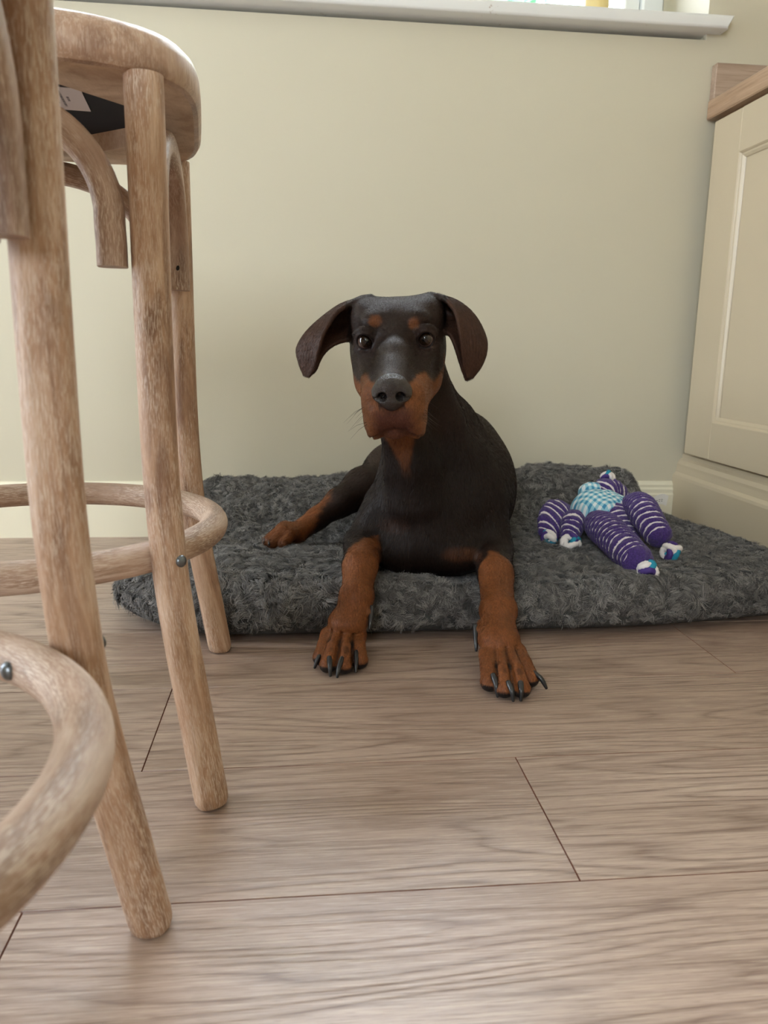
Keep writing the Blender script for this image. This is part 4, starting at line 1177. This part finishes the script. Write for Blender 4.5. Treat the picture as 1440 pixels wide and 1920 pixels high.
    for s in (-1, 1):
        for i in range(9):
            p = np.array((s*(.026+.008*rg.rand()), .085+.02*rg.rand()-.01, -.052-.028*rg.rand()))
            d = norm((s*(.9+.2*rg.rand()), .35+.3*rg.rand(), -.15-.5*rg.rand())); ln = .018+.016*rg.rand()
            P = [p, p+d*ln*.5, p+d*ln-np.array((0, 0, ln*.18))]
            V_, F_, U_ = sweep([HO+np.array(q)@HR for q in P], [.00022, .00016, .00006], 5, cap='flat'); b.add(V_, F_)
    wo = b.build('whiskers', mw.m, dg, smooth=True); wo['kind'] = 'stuff'
COAT = (.0210, .0102, .0066); RUST = (.175, .058, .018); RUST_FACE = (.21, .080, .030); LIP = (.095, .034, .027); BRIDGE = (.06, .045, .040); NOSE = (.024, .0155, .014)
VS = .001; HRES = .0014; NFUR = 330000
dog()

# ---------------------------------------------------------------- plush rope toy on the bed
def stripe_mat():
    m = Mat('purple_corduroy', .9)
    at = m.n('ShaderNodeAttribute', attribute_name='stripe').outputs['Fac']
    tc = m.coord('Object'); nn = m.noise(tc, 420, 3, .6)
    a = m.math('ADD', at, m.math('MULTIPLY', m.math('SUBTRACT', nn, .5), .30))
    pu = m.ramp(nn, [(.3, s2l((44, 27, 84))), (.7, s2l((78, 50, 130)))])
    c = m.mix(m.ramp(a, [(.83, G(0)), (.89, G(1))]), pu, s2l((226, 218, 220)))
    m.col(c); m.bump(nn, .9, .002); m.p.inputs['Sheen Weight'].default_value = .2
    return m.m
def gingham():
    m = Mat('blue_gingham', .85)
    at = m.n('ShaderNodeAttribute', attribute_name='stripe').outputs['Color']
    sp = m.n('ShaderNodeSeparateColor'); m.t.links.new(at, sp.inputs[0])
    def sq(x): return m.math('GREATER_THAN', m.math('FRACT', m.math('MULTIPLY', x, 1.)), .5)
    s_ = m.math('ADD', sq(sp.outputs[0]), sq(sp.outputs[1]))
    m.col(m.ramp(m.math('MULTIPLY', s_, .5), [(.2, s2l((226, 232, 236))), (.3, s2l((150, 200, 216))), (.7, s2l((150, 200, 216))), (.8, s2l((62, 140, 180)))], 'CONSTANT'))
    m.bump(m.noise(m.coord('Object'), 700, 2), .3, .0006); return m.m
M['stripe'] = stripe_mat(); M['gingham'] = gingham()
M['rope_white'] = Mat('white_rope', .8, s2l((228, 222, 220))).m
M['rope_teal'] = Mat('teal_rope', .75, s2l((22, 132, 160))).m
M['rope_purple'] = Mat('purple_rope', .8, s2l((66, 44, 116))).m
toy = empty('plush_toy', (.53, 1.27, .085), 'striped purple plush toy with blue gingham belly and knotted rope feet, on the bed', 'dog toy')
def ribbed(name, pts, rad, pitch=.0118, flat=1., rib=.0032, parent=toy, slope=.35, phase=0., up=(0, 0, 1)):
    P = catmull(pts, 24); d = np.r_[0, np.cumsum(np.linalg.norm(np.diff(P, axis=0), axis=1))]
    s = np.linspace(0, d[-1], max(30, int(d[-1]/.0011))); P = np.stack([np.interp(s, d, P[:, i]) for i in range(3)], 1)
    R = np.interp(s/s[-1], np.linspace(0, 1, len(rad)), rad)
    K = 40; a = np.linspace(0, 2*pi, K, endpoint=False)
    V, F, _ = sweep(P, R, section=np.c_[flat*np.cos(a), np.sin(a)], cap='round', up=up, fixed=True)
    N = len(V)//K; st = np.zeros(N*K); C = 4; rg = np.random.RandomState(int(abs(pts[0][0])*1e4) % 999)
    jit = catmull(rg.randn(9, 1)*.12, max(4, N//8))[:, 0]; jit = np.interp(np.linspace(0, 1, N), np.linspace(0, 1, len(jit)), jit)
    for i in range(N):
        si = s[min(max(i-C, 0), len(s)-1)]
        for k in range(K):
            ph = si/pitch+phase+slope*sin(a[k]+.5)*.5+.10*sin(a[k]*3+si*90)+jit[i]
            w = .5+.5*cos(2*pi*ph); st[i*K+k] = w if C <= i < N-C else 0
            c = P[min(max(i-C, 0), len(s)-1)]; q = V[i*K+k]; n_ = q-c; L = np.linalg.norm(n_)+1e-9
            h = rib*(1-w**3)-.0008+.0006*sin(a[k]*11+si*700)
            V[i*K+k] = q+n_/L*h*min(1, L/.01)
    V[:, 2] = np.maximum(V[:, 2], BEDZ(V[:, 0], V[:, 1])*0+.03)
    return mesh(name, V, F, M['stripe'], parent, colors={'stripe': np.repeat(st[:, None], 3, 1)})
BEDZ = lambda x, y: bed_top(np.asarray(x), np.asarray(y))
def knot(p, r, parent, seed=0, axis=(0, 0, 1)):
    p = np.array(p, float); rg = np.random.RandomState(seed+5); b = MB()
    tr = r*.31; mats = [0, 1, 2, 0]
    B = np.eye(3)
    q = norm(rg.randn(3)); an = rg.rand()*3; B = np.array(Matrix.Rotation(an, 3, Vector(q)))
    for i in range(4):
        n, u, w = [(B[0], B[1], B[2]), (B[1], B[2], B[0]), (B[2], B[0], B[1]), (norm(B[0]+B[1]), norm(B[0]-B[1]), B[2])][i]
        t = np.linspace(0, 2*pi, 48, endpoint=False)
        P = p[None]+(r-tr)*(1.08*np.cos(t)[:, None]*u+.80*np.sin(t)[:, None]*w)+(.25*r*np.sin(2*t))[:, None]*n
        tw = tr*(1+.07*np.cos(t*16)); V, F, _ = sweep(P, tw, 14, closed=True); b.add(V, F, m=mats[(i+seed) % 4])
    return b.build('rope_knot', [M['rope_white'], M['rope_teal'], M['rope_purple']], parent, smooth=True)
la = ribbed('leg', [(.515, 1.300, .108), (.508, 1.235, .110), (.5065, 1.170, .102), (.511, 1.118, .091)], [.022, .0265, .027, .026, .025, .0225])
knot((.5175, 1.093, .083), .0165, la, 0)
lb = ribbed('leg', [(.592, 1.338, .128), (.585, 1.287, .139), (.577, 1.235, .129), (.580, 1.198, .110)], [.022, .0245, .0245, .023, .020], phase=.3)
knot((.5905, 1.172, .0905), .0175, lb, 3)
ribbed('body', [(.550, 1.390, .106), (.552, 1.335, .106), (.552, 1.285, .098), (.556, 1.250, .090)], [.030, .040, .040, .030, .018], pitch=.0125, phase=.5, rib=.0012)
# gingham belly: a stuffed patch wrapped over the body
def blob(name, c, r, R, mat, parent, chk=.0108, seed=0):
    nu, nv = 48, 32; V = []; C = []
    for i in range(nv+1):
        t = pi*i/nv
        for j in range(nu):
            p = 2*pi*j/nu; q = np.array([sin(t)*cos(p), sin(t)*sin(p), cos(t)])
            l = np.sign(q)*np.abs(q)**.85*np.array(r); l = l*(1+.03*sin(7*p+seed)*sin(t)+.025*sin(5*t+3*p))
            V.append(np.array(c)+l@R); C.append((l[0]/chk+50+.12*sin(l[1]*160), l[1]/chk+50+.12*sin(l[0]*140), 0))
    F = [(i*nu+j, (i+1)*nu+j, (i+1)*nu+(j+1) % nu, i*nu+(j+1) % nu) for i in range(nv) for j in range(nu)]
    return mesh(name, V, F, mat, parent, colors={'stripe': C})
ca, sa = cos(radians(-62)), sin(radians(-62))
blob('belly_patch', (.540, 1.345, .122), (.050, .050, .034), np.array([[ca, sa, -.18], [-sa, ca, 0], [.18, 0, 1]]), M['gingham'], toy)
# arms
ar = ribbed('arm', [(.487, 1.378, .118), (.468, 1.362, .121), (.447, 1.335, .108), (.430, 1.308, .088)], [.016, .025, .026, .024, .016], pitch=.0150, flat=.45, up=(.25, -.45, .85), slope=1.4)
knot((.4275, 1.290, .0865), .0155, ar, 1)
ar = ribbed('arm', [(.492, 1.345, .108), (.478, 1.318, .106), (.464, 1.290, .094), (.456, 1.272, .086)], [.014, .019, .019, .016, .012], pitch=.0130, phase=.2)
knot((.4525, 1.252, .086), .0175, ar, 2)
# head with a gingham ear and a rope top knot
hd = ribbed('head', [(.560, 1.420, .128), (.585, 1.440, .138), (.612, 1.450, .132), (.628, 1.452, .120)], [.018, .027, .026, .020, .010], pitch=.0130, phase=.1)
blob('ear_patch', (.548, 1.425, .136), (.024, .016, .024), np.eye(3), M['gingham'], hd, seed=2)
knot((.5870, 1.446, .1660), .0140, hd, 4)
# sewn-in care tag
tagm = Mat('white_tag', .7, s2l((226, 224, 220))).m
b = MB(); n = 12; V = []
for i in range(n+1):
    t = i/n; x = .634+.042*t; y = 1.372+.006*t; z = .112+.014*sin(t*2.2)
    for dz in (0, .019):
        for dy in (0, .0007): V.append((x+.010*(dz/.019)*(.3), y+dy, z+dz+.002*sin(3*t)))
F = []
for i in range(n):
    o = i*4; F += [(o, o+4, o+6, o+2), (o+1, o+3, o+7, o+5), (o+2, o+6, o+7, o+3), (o, o+1, o+5, o+4)]
F += [(0, 2, 3, 1), (n*4, n*4+1, n*4+3, n*4+2)]
tg = mesh('care_tag', V, F, tagm, toy, smooth=False)
b = MB(); rg = np.random.RandomState(2)
for i in range(5):
    t0 = .12+.055*i; x = .634+.042*t0; z = .112+.014*sin(t0*2.2)+.004
    b.box(x, x+.0012, 1.372+.006*t0-.0006, 1.372+.006*t0-.0002, z, z+.008+.003*rg.rand())
for i in range(3):
    t0 = .48+.12*i; x = .634+.042*t0; z = .112+.014*sin(t0*2.2)+.006
    b.box(x, x+.003, 1.372+.006*t0-.0006, 1.372+.006*t0-.0002, z+.004, z+.0048); b.box(x, x+.0024, 1.372+.006*t0-.0006, 1.372+.006*t0-.0002, z+.001, z+.0018)
b.build('tag_print', M['hole'], tg)

# ---------------------------------------------------------------- outside the kitchen window
gm = Mat('patio_paving', .8, s2l((190, 186, 176))).m
b = MB(); b.box(-6, 8, YB+TB+.02, 12, -.12, -.06); tag(b.build('patio', gm), kind='structure')
tag(bpy.data.objects['patio'], kind='structure'); bpy.data.objects['patio'].name = 'ground'
def leafmat():
    m = Mat('garden_leaves', .5); at = m.n('ShaderNodeAttribute', attribute_name='leaf').outputs['Fac']
    m.col(m.ramp(at, [(0, s2l((84, 132, 104))), (.5, s2l((140, 184, 156))), (1, s2l((208, 228, 212)))]))
    m.p.inputs['Subsurface Weight'].default_value = 0; return m.m
def shrub(loc, r, h, n, seed):
    rg = np.random.RandomState(seed); e = empty('garden_shrub', loc, 'tall leafy green shrub standing outside beyond the kitchen window', 'shrub')
    P = rg.randn(n, 3); P /= np.linalg.norm(P, axis=1)[:, None]; P *= rg.rand(n, 1)**.4
    P = P*[r, r*.6, h/2]+[loc[0], loc[1], loc[2]+h/2+.1]
    a = rg.randn(n, 3); a /= np.linalg.norm(a, axis=1)[:, None]; b_ = np.cross(a, rg.randn(n, 3)); b_ /= np.linalg.norm(b_, axis=1)[:, None]; c = np.cross(a, b_)
    s = .035+.03*rg.rand(n, 1)
    V = np.stack([P-a*s, P+b_*s*.45+c*s*.12, P+a*s, P-b_*s*.45+c*s*.12], 1).reshape(-1, 3)
    F = (np.arange(n)*4)[:, None]+np.array([[0, 1, 2, 3]])
    mesh('foliage', V, F, leafmat(), e, smooth=False, colors={'leaf': np.repeat(np.repeat(rg.rand(n, 1), 3, 1), 4, 0)})
    for k in range(3):
        V, F, U = sweep([(loc[0]+.1*k-.1, loc[1], -.06), (loc[0]+.16*k-.16, loc[1], h*.4), (loc[0]+.3*k-.3, loc[1], h*.75)], [.03, .025, .012], 8); mesh('stem', V, F, M['stool'], e, uv=U)
shrub((.70, 4.3, -.06), .95, 3.0, 9000, 3)
# painted timber fence far behind
# yellow pot on the outer end of the sill
def lathe(prof, c, n=40):
    V = [(c[0]+r*cos(2*pi*j/n), c[1]+r*sin(2*pi*j/n), c[2]+z) for r, z in prof for j in range(n)]
    F = [(i*n+j, i*n+(j+1) % n, (i+1)*n+(j+1) % n, (i+1)*n+j) for i in range(len(prof)-1) for j in range(n)]
    F += [tuple(range(n))[::-1], tuple((len(prof)-1)*n+j for j in range(n))]
    return V, F
ym = Mat('yellow_glaze', .35, s2l((226, 204, 140)))
V, F = lathe([(.020, 0), (.026, .004), (.027, .06), (.024, .15), (.0225, .21), (.0195, .214), (.018, .20), (.018, .16), (.0, .159)], (.632, YB+.12, 1.0622))
tag(mesh('vase', V, F[:-1], ym.m, None, auto=40), 'small yellow vase standing on the white window sill', 'vase')
# white side return of a neighbouring wall, pale in the daylight
om = Mat('white_render', .8, s2l((232, 236, 240))).m
b = MB(); b.box(1.42, 5.5, 5.6, 5.8, -.06, 3.9)
o = b.build('garden_wall', om); tag(o, 'white rendered garden wall standing outside behind the window', 'wall')
